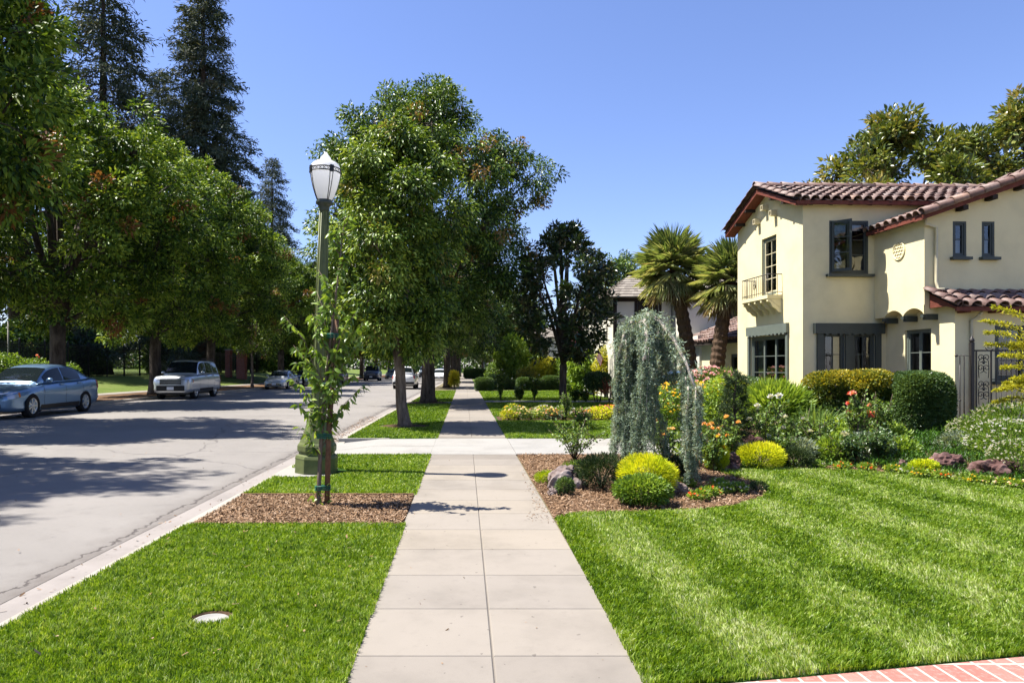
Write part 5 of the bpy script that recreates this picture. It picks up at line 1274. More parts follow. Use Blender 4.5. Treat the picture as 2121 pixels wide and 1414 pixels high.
L_ = [(-18.6, 11.2, 0, 30, (1.45, .8, 1.32), 'leafy street tree left of the picture edge that shades the nearest road'),
      (-18.4, 3.6, 2, 100, (1.6, .7, 1.35), 'leafy street tree off the left edge, nearest of the row across the road'),
      (-18.4, 19.4, 1, 200, (1.44, .88, 1.36), 'tall dark street tree filling the upper left corner'),
      (-18.3, 31.0, 2, 75, (1.2, .92, 1.1), 'forked street tree rising behind the silver blue sedan'),
      (-18.2, 40.6, 0, 160, (1.15, .95, 1.06), 'street tree with flared trunk at the nose of the boxy off-roader'),
      (-18.2, 49.5, 1, 310, (1.15, .95, 1.08), 'street tree standing behind the tail of the boxy off-roader'),
      (-17.6, 66, 2, 20, (1.1, 1, 1.0), 'street tree above the silver sedan with the dark grille')]
for x, y, k, a, s, lb in L_:
    tree('street_tree', TB[k], (x, y, -.02), R(0 if a < 100 else 180), s, lb, group=G)
TS = tree_data(131, 8.6, 2.6, 2.6, .11, 2.7, MAT['leafA'], MAT['barkL'], nl=6, nlobe=16, ncl=16, nper=40, L=.2, W=.09, cr=.42, lobe=.36)
tree('small_street_tree', TS, (-17.4, 56.5, -.02), 0, None, 'slim pale trunked tree on the far kerb before the brick pillars')
far_l = [(-16.3, 76, 0), (-15.4, 87, 1), (-14.8, 99, 0), (-14.4, 112, 1), (-14, 128, 0), (-13.8, 146, 1)]
for i, (x, y, k) in enumerate(far_l):
    tree('street_tree', TD if k else TB[i % 3], (x, y, -.02), R(60*i+10), (.92+.03*(i % 3),)*3, 'far leafy street tree, number %s after the six big ones across the road' % ('one', 'two', 'three', 'four', 'five', 'six')[i], group=G)
RT = [(-1.4, 54, 95, .84, 'third thick trunked tree on the near verge, beside yellow flowers'), (-1.25, 74, 200, 1.0, 'fourth verge tree past the yellow flowering shrub'), (-1.1, 96, 300, .95, 'fifth verge tree down the near pavement'), (-1.0, 120, 45, .95, 'last verge tree before the pavement ends')]
for x, y, a, s, lb in RT: tree('street_tree', TD, (x, y, -.02), R(a), (s, s, s), lb, group='street trees along the near verge')
RY = [(6.2, 74, .62, 'rounded garden tree right of the pavement beyond the clipped hedges'), (5.5, 84, .85, 'garden tree behind the yellow border far right of the pavement'), (7.5, 110, .95, 'distant garden tree where the pavement vanishes'), (17, 75, 1.0, 'big garden tree behind the grey roofed house'), (3.4, 132, .8, 'most distant garden tree on the right')]
for i, (x, y, s, lb) in enumerate(RY): tree('garden_tree', TD, (x, y, -.02), R(77*i), (s, s, s*.9), lb)
# dark magnolia on the neighbour's lawn
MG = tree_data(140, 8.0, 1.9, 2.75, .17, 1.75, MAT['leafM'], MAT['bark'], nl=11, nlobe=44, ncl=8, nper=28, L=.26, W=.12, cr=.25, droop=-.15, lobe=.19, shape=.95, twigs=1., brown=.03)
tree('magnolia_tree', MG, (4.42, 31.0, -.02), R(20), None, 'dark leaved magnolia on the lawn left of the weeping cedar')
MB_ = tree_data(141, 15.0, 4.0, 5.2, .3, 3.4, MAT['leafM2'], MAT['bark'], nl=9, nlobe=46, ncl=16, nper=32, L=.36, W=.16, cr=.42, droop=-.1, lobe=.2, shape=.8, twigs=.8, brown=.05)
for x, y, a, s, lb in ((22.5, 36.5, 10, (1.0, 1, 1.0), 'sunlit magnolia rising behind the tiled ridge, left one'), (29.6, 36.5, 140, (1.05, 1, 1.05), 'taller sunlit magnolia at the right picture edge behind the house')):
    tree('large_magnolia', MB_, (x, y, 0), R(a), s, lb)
# conifers behind the iron fence
C1 = conifer_data(150, 43, 9.2, .75, 5, 330, 20, .62, .13, .17); C2 = conifer_data(151, 38, 9.0, .6, 5, 235, 17, .62, .13, .26)
for x, y, d, s, lb in ((-28.4, 75, C1, (1, 1, 1.0), 'tall dense redwood whose top leaves the picture'), (-37.2, 71, C2, (1.15, 1.15, 1.2), 'sparser redwood with bare upper trunk on the left'), (-39.0, 88, C2, (1, 1, 1.02), 'shorter brownish redwood between two taller ones'), (-37, 57, C2, (1, 1, 1), 'redwood with thick dark trunk behind the fence at far left'), (-36.3, 130, C2, (1, 1, 1.06), 'small distant redwood tip above the street trees')):
    tree('redwood_tree', d, (x, y, .8), R(x*7), s, lb, group='redwoods behind the iron fence')
# dark understorey behind the fence
BS = shrub_data(160, 2.6, 2.0, 1.7, MAT['leafB'], 9000, .3, .15, 2.6, .45, -.8, .25, .4, stems=5)
for i, (x, y, s) in enumerate([(-33.5, 47, 1.0), (-33, 53, 1.1), (-32.8, 59, 1.0), (-33.2, 77.5, 1.3), (-32.5, 84, 1.2), (-31.5, 91, 1.4), (-29, 97, 1.4), (-27, 104, 1.5), (-26, 112, 1.5)]):
    plant('evergreen_bush', BS, (x, y, .75), R(40*i), (s, s, s*1.1), 'dark evergreen bush behind the iron fence, number %s counted from the left' % ('one', 'two', 'three', 'four', 'five', 'six', 'seven', 'eight', 'nine')[i], 'bush', 'evergreen bushes behind the fence')
for i, (x, y, s) in enumerate([(-52, 92, .9), (-62, 108, 1.0), (-47, 82, .6), (-66, 88, .7), (-75, 78, .8), (-58, 66, .6)]):
    tree('park_tree', TB[i % 3], (x, y, .8), R(50*i), (s*1.2, s*1.2, s), ('sunlit park tree seen through the gap left of the off-roader', 'larger park tree farther back in the same gap', 'low park tree just behind the gap in the fence bushes', 'park tree beyond the redwood trunks', 'broad park tree at far left behind the redwoods', 'park tree behind the sedan roof and fence')[i])
# far green belt that closes the view
g = np.random.default_rng(77); lf = LF(); n = 42000
x = np.concatenate([g.uniform(-160, 160, n)]); y = 225 + g.normal(0, 6, n) + np.abs(x)*.05; top = 14 + 3.5*np.sin(x*.13) + 2.5*np.sin(x*.31+1) + 1.5*np.sin(x*.8)
lf.add(np.stack([x, y, top*g.random(n)**1.15], 1), unit(rdirs(g, n) + np.array([0, -.2, -.3])), unit(rdirs(g, n) + np.array([0, -.6, .8])), g.uniform(.8, 1.8, n), g.uniform(.5, 1.0, n), np.clip(g.normal(.4, .2, n) + .1*np.sin(x*.4), 0, 1))
stuff(obj('treeline', lf.mesh('treeline', MAT['leafB'])))

# palms
P1 = palm_data(170, (8.85, 26.6, 0), (8.0, 26.6, 5.35), .25, 1.62, 72); P2 = palm_data(171, (8.95, 24.9, 0), (9.55, 24.9, 4.7), .24, 1.5, 66)
for d, lb in ((P1, 'leaning fan palm with full crown left of the cream house'), (P2, 'fan palm partly hidden behind the cream house corner')):
    t = empty('fan_palm', (0, 0, 0), 0, lb, 'palm'); obj('trunk', d[0], t); obj('crown', d[1], t)

# iron fence across the road
def fence():
    t = empty('iron_fence', (0, 0, 0), 0, 'long black iron picket fence with square posts across the road', 'fence'); y = 20.4
    X = lambda y: -30.3 + (KL(y)+17)*.6
    while y < 100:
        y1 = y + 2.6; m = MB(); zb = .80
        for z in (.98, 2.95, 3.15): m.bar((X(y), y, z), (X(y1), y1, z), .04, .045)
        for k in range(1, 20):
            q = y + 2.6*k/20; m.box(X(q)-.011, X(q)+.011, q-.011, q+.011, zb+.06, 3.34)
        m.build('picket_panel', MAT['blackiron'], t)
        m = MB(); m.box(X(y)-.06, X(y)+.06, y-.06, y+.06, zb-.05, 3.42); m.ball((X(y), y, 3.48), .07, 5); m.build('post', MAT['blackiron'], t); y = y1
fence()
t = empty('brick_gateway', (0, 0, 0), 0, 'red brick gate pillars with dark iron gate across the road', 'gateway')
for x0, x1, y, zt in ((-25.15, -24.65, 72.8, 3.35), (-23.7, -22.85, 72, 3.3)):
    m = MB(); m.box(x0, x1, y-.4, y+.4, .1, zt); p = m.build('pillar', MAT['brickwall'], t); m = MB(); m.box(x0-.07, x1+.07, y-.47, y+.47, zt, zt+.12); m.build('cap', MAT['kerb'], p)
m = MB()
for k in range(9): x = -24.62 + k*.115; m.box(x-.015, x+.015, 72.3, 72.33, .3, 2.9)
m.box(-24.65, -23.7, 72.28, 72.35, 2.8, 2.86); m.box(-24.65, -23.7, 72.28, 72.35, .4, .46); m.build('gate_leaf', MAT['blackiron'], t)
# thin posts
for x, y, z0, z1, lb, nm in ((-29.9, 45.2, .75, 4.65, 'slim grey metal post standing at the fence on the far left', 'metal_post'), (-13.9, 95, -.02, 2.6, 'white slim post by the far kerb above the dark blue off-roader', 'white_post'), (2.75, 100, -.02, 2.3, 'white slim post in the distance right of the pavement', 'white_post')):
    m = MB(); m.tube([(x, y, z0), (x, y, z1)], .05 if y < 60 else .11, 8); m.lathe([(.06, 0), (.09, .05), (.02, .12)], 8, (x, y, z1)); o = m.build(nm, MAT['kerb']); tag(o, lb, 'post')
# striped flag on the neighbour's porch
f = empty('striped_flag', (6.75, 35.2, .75), 0, 'small red and white striped flag hanging beside the golden bush', 'flag')
m = MB(); m.tube([(.55, 0, 1.9), (0, -.5, 2.75)], .018, 6); m.build('pole', MAT['kerb'], f)
for nm, off, col in (('red_stripe', 0, MAT['red']), ('white_stripe', 1, MAT['plate'])):
    m = MB()
    for k in range(off, 9, 2): m.quad((.03+.045*k, -.45+.04*k, 2.68-.07*k), (.075+.045*k, -.41+.04*k, 2.61-.07*k), (-.09+.045*k, -.36+.04*k, 1.95-.07*k), (-.135+.045*k, -.40+.04*k, 2.02-.07*k))
    m.build(nm, col, f)
f.scale = (.62, .62, .62)
# ------------------------------------------------------------------ weeping blue cedar
def cedar():
    g = np.random.default_rng(200); r = random.Random(200); X0, Y0 = 2.40, 10.0
    t = empty('weeping_blue_cedar', (X0, Y0, 0), 0, 'weeping blue cedar whose curtains of needles arch over the mulch bed', 'tree'); mb = MB(); lf = LF()
    V = Vector
    arcs = [[V((.10, .1, -.05)), V((.02, .1, .9)), V((.12, .05, 1.75)), V((.22, 0, 2.22)), V((.40, -.1, 2.36)), V((.62, -.2, 2.26))],      # trunk
            [V((.22, 0, 2.22)), V((.02, -.1, 2.24)), V((-.18, -.15, 2.05)), V((-.30, -.1, 1.72))],
            [V((.40, -.1, 2.36)), V((.62, -.25, 2.24)), V((.80, -.5, 2.00)), V((.90, -.85, 1.68)), V((.97, -1.15, 1.30))],
            [V((.22, 0, 2.22)), V((.2, -.4, 2.25)), V((.12, -.7, 2.02)), V((0, -.9, 1.7))],
            [V((.30, 0, 2.3)), V((.55, .2, 2.2)), V((.8, .3, 1.95)), V((.98, .2, 1.65))],
            [V((.20, 0, 2.2)), V((.1, .4, 2.15)), V((-.1, .55, 1.85))],
            [V((.62, -.25, 2.24)), V((.6, -.6, 2.05)), V((.68, -.95, 1.75))]]
    arcs = [[V((-.20 + (q.x + .30)*.60, q.y, q.z)) for q in a] for a in arcs[:6]]
    for i, a in enumerate(arcs): mb.tube(a, [(.065 if i == 0 else .036)*(1 - .13*k) for k in range(len(a))], 8)
    def needles(P, n, sp, L, tint):
        m = len(P)*n; C = np.repeat(P, n, 0) + g.normal(0, sp, (m, 3)); T = unit(rdirs(g, m) + np.array([0, 0, -.25]))
        lf.add(C, T, rdirs(g, m), L*g.uniform(.6, 1.25, m), L*.24, np.clip(np.repeat(tint, n) + g.normal(0, .2, m), 0, 1))
    st = []
    def ends(x, y, ai):                    # how low each hanging strand reaches
        if ai != 2: return (r.uniform(.10, .75) if r.random() < .72 else r.uniform(.8, 1.5)) if x < .25 else r.uniform(1.45, 1.9)
        if y > -.72: return r.uniform(1.35, 1.8)
        return r.uniform(.02, .5) if r.random() < .6 else r.uniform(.5, 1.3)
    for ai, a in enumerate(arcs):
        f0 = .62 if ai == 0 else .0; n = (12, 20, 22, 15, 10, 12)[ai]
        for k in range(n):
            p = polypt(a, f0 + (1-f0)*(k+.5)/n); st.append((p + V((r.gauss(0, .035), r.gauss(0, .06), 0)), ai))
    for k in range(10): st.append((V((.56 + r.gauss(0, .04), -1.1 + r.gauss(0, .09), 1.35)), 2))
    for p, ai in st:
        z1 = min(p.z - .1, ends(p.x, p.y, ai)); pts = []; q = V(p); n = max(3, int((p.z - z1)/.16)); dx, dy = r.gauss(0, .012), r.gauss(0, .012)
        for k in range(n+1): pts.append(V((q.x + dx*k + r.gauss(0, .012), q.y + dy*k + r.gauss(0, .012), p.z + (z1 - p.z)*k/n)))
        mb.tube(pts, [.007*(1 - k/(n+1)) + .003 for k in range(n+1)], 4)
        m = int((p.z - z1)/.0135); P = np.array([tuple(polypt(pts, (k+r.random())/m)) for k in range(m)]); tt = .47 + r.uniform(-.3, .3) + .25*np.sin(np.arange(m)*.21 + r.uniform(0, 6))
        sidew = g.normal(0, .015, (m, 3)); needles(P + sidew, 12, .012, .040, tt)
        for k in range(int((p.z - z1)/.16)):      # short side sprays
            s = polypt(pts, r.random()); e = s + V((r.gauss(0, .05), r.gauss(0, .06), -r.uniform(.06, .2))); w = 8
            needles(np.array([tuple(s.lerp(e, (i+.5)/w)) for i in range(w)]), 8, .012, .038, np.full(w, .45 + r.uniform(-.2, .2)))
    for a in arcs:                                  # shaggy top
        n = 42; P = np.array([tuple(polypt(a, (k+r.random())/n) + V((r.gauss(0, .05), r.gauss(0, .05), .03))) for k in range(n)])
        P = P[P[:, 2] > 1.5]; needles(P, 16, .03, .06, np.full(len(P), .6))
    obj('trunk', mb.mesh('trunk', MAT['cedarwood']), t); obj('crown', lf.mesh('crown', MAT['blue'], .1, .1), t)
cedar()

# ------------------------------------------------------------------ rock garden in the mulch bed
def put(name, px, Y, data, label, rz=0, sc=None, cat='shrub', group=None, bl=None): return plant(name, data, (gx(px, Y), Y, 0), R(rz), sc, label, cat, group, bl)
put('dwarf_pine', 1245, 9.15, shrub_data(210, .34, .32, .22, MAT['pine'], 5200, .05, .009, 2.2, .55, -.8, .12, .5, .3, 1.2, 0), 'dark green dwarf pine mound left of the lime shrub')
put('lime_shrub', 1341, 8.75, shrub_data(211, .335, .32, .24, MAT['lime'], 6500, .055, .009, 2.2, .45, -.8, .10, .45, .4, 1.0, 0), 'bright lime yellow feathery mound in the mulch bed')
put('green_mound', 1331, 8.05, shrub_data(212, .325, .30, .165, MAT['shrubL'], 4600, .042, .024, 2.3, .5, -.8, .14, .28, .4, .5, 0, .25), 'low dense green mound in front of the lime shrub')
put('little_conifer', 1172, 8.7, shrub_data(213, .115, .11, .10, MAT['box'], 1100, .035, .016, 2.2, .5, -.8, .15, .7, .3, .6, 0), 'tiny green cushion plant against the pinkish rock')
put('yellow_cushion', 1135, 9.55, shrub_data(214, .18, .15, .08, MAT['lime'], 1500, .035, .010, 2.2, .5, -.8, .15, .15, .5, .8, 0), 'flat yellow green cushion by the pavement edge')
put('grey_cushion', 1205, 10.2, shrub_data(215, .30, .2, .11, MAT['shrubL'], 1700, .035, .012, 2.2, .5, -.8, .15, .25, .3, .8, 0), 'low dull green cushion behind the pinkish rock')
put('low_pine', 1392, 9.9, shrub_data(216, .32, .25, .16, MAT['pine'], 3600, .05, .009, 2.2, .55, -.8, .15, .45, .3, 1., 0), 'dark low pine under the arch of the cedar')
def rock(name, px, Y, s, seed, mat, label, rz=0): o = obj(name, rock_mesh(name, seed, *s, MAT[mat])); o.location = (gx(px, Y), Y, -.03); o.rotation_euler = (0, 0, R(rz)); return tag(o, label, 'rock')
rock('rock', 1172, 9.2, (.27, .19, .19), 1, 'rock', 'large pinkish grey rock beside the dwarf pine', 25); rock('rock', 1146, 8.72, (.09, .07, .07), 2, 'rock', 'small brown rock at the mulch near the pavement', 60)
rock('rock', 1398, 8.85, (.16, .12, .11), 3, 'rock', 'pale grey rock under the right curtain of the cedar', -15)
rock('lava_rock', 1512, 10.85, (.19, .13, 0.17), 4, 'lava', 'dark red lava rock between two lime mounds', 10); rock('lava_rock', 1556, 12.1, (.30, .2, 0.29), 5, 'lava', 'large red lava rock behind the upright pine', -20)
rock('lava_rock', 1966, 10.55, (.28, .17, 0.19), 6, 'lava', 'long greyish lava rock beside the little lime bush', 15); rock('lava_rock', 2066, 9.85, (.29, .2, 0.22), 7, 'lava', 'chunky red lava rock nearest the right picture edge', -10)
rock('white_stone', 1938, 10.4, (.07, .05, .11), 8, 'rock', 'small pale standing stone next to the little lime bush', 0); rock('lava_rock', 1872, 10.6, (.12, .09, 0.14), 9, 'lava', 'orange red stone right of the broad leaved rose', 40)
# open shrub by the driveway
sh, tips = rose_data(220, .70, .62, 9, MAT['shrub'], 24, .06); put('open_shrub', 1190, 11.9, sh, 'loose open leaved shrub between cedar and pavement')
def rose(px, Y, h, w, seed, fl, label, nf=9, r=.05, tlo=0, thi=1, lm=None, dens=1., group=None, z0=.0):
    d, tips = rose_data(seed, h, w, 7, lm, 30, .065, dens); rr = random.Random(seed); pts = [tp + Vector((0, 0, .03)) for tp in rr.sample(tips, min(nf, len(tips))) if tp.z > h*.45]
    b = flowers_mesh('blossoms', pts, r, MAT[fl], seed, 16, tlo=tlo, thi=thi); return put('rose_bush', px, Y, d, label, rr.uniform(0, 360), None, 'rose bush', group, b)
rose(1375, 10.9, .72, .28, 230, 'peach', 'peach rose bush seen through the cedar arch', 9, .055, .5, 1)
rose(1462, 10.9, .82, .34, 231, 'peach', 'orange yellow rose bush just right of the cedar', 14, .052, 0, .6)
rose(1500, 11.4, .70, .30, 232, 'peach', 'apricot rose bush before the upright pine', 10, .05, .1, .7)
rose(1478, 10.6, .50, .2, 233, 'yellow', 'short yellow rose above the small lime mound', 3, .05)
rose(1585, 12.4, 1.05, .45, 234, 'white', 'tall white rose bush right of the upright pine', 4, .065)
rose(1660, 12.2, .85, .42, 235, 'white', 'wide leafy white rose in the middle of the bed', 3, .06)
rose(1700, 11.9, .80, .38, 236, 'white', 'white rose bush under the bronze hedge', 5, .065)
rose(1770, 12.0, 1.18, .36, 237, 'coral', 'coral red rose bush in front of the bronze hedge', 8, .075)
rose(1822, 12.4, 1.20, .3, 238, 'coral', 'slim coral rose touching the clipped box', 3, .07)
rose(1765, 11.1, .68, .40, 239, 'white', 'broad leaved white rose at the lawn border', 6, .07, lm=MAT['box'], dens=1.7)
rose(1830, 11.2, .60, .34, 240, 'white', 'dense dark leaved rose beside the little lime bush', 2, .06, lm=MAT['box'], dens=1.8)
rose(1620, 11.5, .62, .34, 241, 'white', 'low white rose behind the broad lime mound', 2, .05)
SP = shrub_data(250, .34, .30, .20, MAT['lime'], 4500, .06, .008, 2.2, .5, -.8, .1, .5, .5, 1.4, 0)
put('lime_mound', 1577, 10.95, SP, 'broad fluffy lime mound at the lawn edge', 0, (1, .9, .95)); put('lime_mound', 1483, 10.75, SP, 'narrow lime mound between cedar and lava rock', 60, (.55, .6, 1.0))
put('green_tuft', 1648, 11.0, shrub_data(251, .25, .2, .15, MAT['pine'], 2600, .06, .009, 2.2, .5, -.8, .1, .75, .3, 1.4, 0), 'dark green tuft right of the broad lime mound')
put('lime_bush', 1914, 10.25, shrub_data(252, .19, .17, .115, MAT['lime'], 1700, .035, .02, 2.4, .5, -.8, .12, .15, .9, .5, 0), 'little lime tipped bush between the lava rocks')
FP = [shrub_data(256+i, .30, .27, .2, MAT[m], 1500, .06, .03, 2.1, .6, -.7, .25, .55, .2, .7) for i, m in enumerate(('shrubL', 'grey', 'shrubL'))]
for i, (px, Y, s) in enumerate([(1612, 12.6, 1.2), (1655, 11.5, 1.0), (1728, 11.4, 1.1), (1722, 12.8, 1.5), (1800, 11.6, 1.2), (1845, 12.6, 1.3), (1868, 11.5, 1.0), (1545, 11.4, .8), (1440, 11.3, 1.1)]):
    put('perennial_clump', px, Y, FP[i % 3], ('light green leafy clump right of the upright pine', 'silver green clump behind the dark tuft', 'fresh green clump between two white roses', 'large light green clump under the bronze bushes', 'silver clump between the broad leaved roses', 'fresh green clump left of the clipped box', 'low green clump beside the orange red stone', 'small silver clump by the large lava rock', 'light clump behind the right curtain of the cedar')[i], 60*i, (s, s, s), 'plant', 'leafy clumps filling the bed')
# upright dwarf pine
def upright_pine():
    g = np.random.default_rng(260); r = random.Random(260); mb = MB(); lf = LF(); mb.tube([(0, 0, -.02), (.02, 0, .5), (-.03, 0, 1.0), (.03, 0, 1.45)], [.03, .025, .018, .008], 7)
    for i in range(46):
        z = .12 + 1.3*(i/46); a = i*2.4; ln = (.42*(1 - z/1.55) + .10)*r.uniform(.5, 1.1); e = Vector((math.cos(a)*ln, math.sin(a)*ln, z + .10)); mb.tube([(0, 0, z), e], [.01, .004], 4)
        for k in range(4):
            c = Vector((0, 0, z)).lerp(e, .5 + .17*k); m = 46; T = unit(rdirs(g, m) + np.array([math.cos(a)*.4, math.sin(a)*.4, .45])); lf.add(np.repeat([tuple(c)], m, 0) + g.normal(0, .02, (m, 3)), T, rdirs(g, m), .075*g.uniform(.7, 1.2, m), .007, np.clip(g.normal(.5, .25, m), 0, 1))
    return mb.mesh('stem', MAT['bark']), lf.mesh('foliage', MAT['pine'], .1, .1)
put('upright_pine', 1523, 11.7, upright_pine(), 'slim dark upright pine in the middle of the garden', cat='tree')
# shrubs in front of the house, set from the cedar to the gate
fl = lambda n, rx, ry, rz, seed, top=.2: (lambda q: [tuple(p) for p in q[0] if p[2] > rz*(1+top)*.6][:n])(shrub_pts(np.random.default_rng(seed), n*2, rx*1.02, ry*1.02, rz*1.02, 2.2, .06, -.2))
put('orange_shrub', 1418, 17.6, shrub_data(270, 1.0, .7, .62, MAT['shrubL'], 4200, .085, .05, 2.2, .5, -.8, .16, .35), 'shrub sprinkled with orange yellow flowers behind the cedar', bl=flowers_mesh('blossoms', fl(210, 1.0, .7, .62, 1), .05, MAT['yellow'], 3))
put('yellow_shrub', 1503, 16.6, shrub_data(271, .72, .6, .66, MAT['shrubL'], 5600, .07, .042, 2.2, .5, -.8, .16, .55, .2), 'yellow green flowering shrub left of the triple casement', bl=flowers_mesh('blossoms', fl(260, .72, .6, .66, 2), .03, MAT['lime'], 4))
put('rounded_shrub', 1552, 18.4, shrub_data(272, .75, .6, .68, MAT['box'], 9000, .055, .035, 2.4, .4, -.8, .1, .5), 'rounded dark shrub under the triple casement window')
put('oleander', 1472, 21.5, shrub_data(273, .85, .7, .80, MAT['shrub'], 3200, .15, .035, 2.1, .6, -.7, .2, .5, 0, .5, 0), 'pink oleander beside the palm trunks', bl=flowers_mesh('blossoms', fl(190, .85, .7, .80, 5), .07, MAT['pink'], 5))
put('strap_leaf_clump', 1608, 15.2, shrub_data(274, .74, .6, .60, MAT['shrubL'], 5200, .21, .028, 2.2, .6, -.4, .12, .42, .6, 1.6, .1, .22, True), 'bright green strap leaved clump under the house corner')
put('strap_leaf_clump', 1690, 14.0, shrub_data(275, .42, .4, .26, MAT['shrub'], 420, .36, .022, 2.2, .6, -.3, .1, .4, .3, 1.8, 0, .2, True), 'spiky grey green clump with long arching blades')
put('low_green_shrub', 1655, 16.0, shrub_data(276, .62, .45, .42, MAT['shrub'], 2600, .06, .03, 2.2, .5, -.8, .15, .6, .2, .8, 0), 'fine leaved low shrub against the house wall base')
BH = shrub_data(280, .52, .50, .40, MAT['bronze'], 13000, .058, .034, 3.2, .35, -.9, .10, .22, .95, .3, .1)
hb = put('bronze_hedge', 1722, 15.1, BH, 'bronze topped clipped bush at the left under the paired windows', 0, (.95, 1, 1.0)); hb.location.z = .72
hb = put('bronze_hedge', 1800, 14.8, BH, 'bronze topped clipped bush next to the green box', 80, (1.08, 1, 1.05)); hb.location.z = .70
for px, Y, k in ((1722, 15.1, 0), (1800, 14.8, 1)):
    put('under_shrub', px, Y-.25, shrub_data(282+k, .62, .4, .42, MAT['shrub'], 3000, .07, .04, 2.3, .5, -.8, .15, .3), 'dark leafy shrub below the %s bronze topped bush' % ('left' if k == 0 else 'right'))
put('box_bush', 1902, 14.2, shrub_data(284, .52, .52, .74, MAT['box'], 60000, .055, .036, 4.5, .14, -1.1, .05, .5, .3, .3, .1, .24), 'tall clipped green box bush beside the garden gate')
# ground cover and daisies at the right
def carpet(name, poly, n, seed, mat, zf, L, W, label=None, spike=1.0, tint=.5, wig=.22):
    g = np.random.default_rng(seed); xs = [p[0] for p in poly]; ys = [p[1] for p in poly]; q = np.stack([g.uniform(min(xs), max(xs), n), g.uniform(min(ys), max(ys), n)], 1); q = q[inpoly(q[:, 0], q[:, 1], poly)]; n = len(q)
    nz = vnoise(q[:, 0], q[:, 1], seed, 4.5); z = zf(q[:, 0], q[:, 1])*(1 + .35*nz)*g.random(n)**.35 + .01
    lf = LF(); lf.add(np.stack([q[:, 0], q[:, 1], z], 1), unit(rdirs(g, n) + np.array([0, 0, spike])), unit(rdirs(g, n) + np.array([0, -.2, .5])), L*g.uniform(.6, 1.3, n), W*g.uniform(.7, 1.3, n), np.clip(tint + .2*nz + g.normal(0, wig, n), 0, 1)); return stuff(obj(name, lf.mesh(name, MAT[mat])))
hz = lambda a, x0, y0, s: (lambda x, y: a*np.clip(((y - y0) + .25*(x - x0))/s, .25, 1))
carpet('ground_cover', [(6.25, 10.7), (6.9, 10.05), (7.55, 9.3), (8.3, 8.75), (9.9, 8.4), (12, 10.5), (12, 13.8), (9.6, 14.0), (8.2, 12.6), (7.2, 12.0)], 34000, 290, 'cover', hz(.34, 7, 9.4, 3.2), .075, .014, tint=.22, spike=1.2)
carpet('ground_cover', [(4.1, 11.2), (5.4, 11.0), (6.3, 10.8), (7.2, 12), (8.2, 12.6), (9.4, 14), (7, 14.4), (4.4, 12.6)], 12000, 291, 'cover', hz(.22, 5, 11, 2), .06, .025, tint=.5, spike=.6)
carpet('silver_ground_cover', [(5.2, 11.7), (6.7, 11.5), (7.3, 12.4), (6.2, 12.7), (5.2, 12.6)], 9000, 292, 'white', lambda x, y: .27 + 0*x, .035, .022, tint=.5, spike=.6)
DB = shrub_data(300, .62, .55, .34, MAT['shrubL'], 4200, .055, .018, 2.2, .5, -.8, .16, .3, .2, 1., 0)
for i, (px, Y, s) in enumerate([(2092, 11.2, 1.0), (2030, 12.6, .95), (2105, 12.8, 1.25), (2118, 9.9, .75)]):
    put('daisy_bush', px, Y, DB, ('white daisy bush spilling over the lava rock', 'white daisy bush at the foot of the garden gate', 'tallest white daisy bush at the right picture edge', 'small white daisy bush lowest at the right edge')[i], 70*i, (s, s, s*1.1), 'daisy bush', 'daisy bushes', flowers_mesh('blossoms', fl(300, .62, .55, .34, 30+i, -.2), .022, MAT['white'], 9+i))
put('pale_shrub', 1985, 12.0, shrub_data(303, .36, .3, .24, MAT['grey'], 1500, .06, .03, 2.2, .5, -.8, .15, .5, .2, .5), 'pale variegated shrub left of the daisies')
BF = shrub_data(305, .13, .11, .055, MAT['shrubL'], 420, .045, .022, 2.2, .6, -.8, .1, .6, 0, .3)
bfl = {c: flowers_mesh('blossoms', fl(16, .13, .11, .06, 40), .02, MAT[c], 41) for c in ('white', 'yellow', 'orange', 'mixfl')}
bed = [(1640, 10.95, 'white'), (1690, 10.9, 'white'), (1745, 10.75, 'orange'), (1795, 10.6, 'orange'), (1850, 10.4, 'yellow'), (1884, 10.2, 'white'), (1905, 9.95, 'yellow'), (1950, 9.85, 'orange'), (1998, 9.6, 'white'), (2018, 9.45, 'yellow'), (2050, 9.3, 'mixfl'), (2085, 9.15, 'yellow'), (2112, 9.0, 'mixfl'), (1560, 10.9, 'white'), (1530, 10.85, 'yellow')]
for i, (px, Y, c) in enumerate(sorted(bed)):
    put('bedding_flower', px, Y + .06, BF, '%s bedding flower at the lawn edge, number %d counting from the cedar' % ({'white': 'white', 'yellow': 'yellow', 'orange': 'orange', 'mixfl': 'mixed colour'}[c], i+1), 50*i, None, 'flower', 'bedding flowers along the lawn edge', bfl[c])
for i, (px, Y, c, w) in enumerate([(1470, 8.55, 'orange', 'orange red'), (1448, 8.35, 'orange', 'orange yellow'), (1500, 8.8, 'white', 'white'), (1528, 8.85, 'white', 'pale white'), (1490, 9.15, 'mixfl', 'mixed pink'), (1420, 9.2, 'mixfl', 'pinkish')]):
    put('annual_flower', px, Y, BF, w + ' annual flower clump ' + ('by the tip of the lawn', 'under the cedar curtain', 'in the shade of the cedar', 'nearest the lawn edge', 'between cedar and white clump', 'close to the grey rock')[i], 40*i, None, 'flower', 'annuals at the cedar foot', bfl[c])
put('dark_tuft', 1572, 8.95, shrub_data(306, .10, .1, .055, MAT['pine'], 600, .04, .008, 2.2, .5, -.8, .1, .6, .3, 1.2, 0), 'small dark tuft at the tip of the mulch bed')
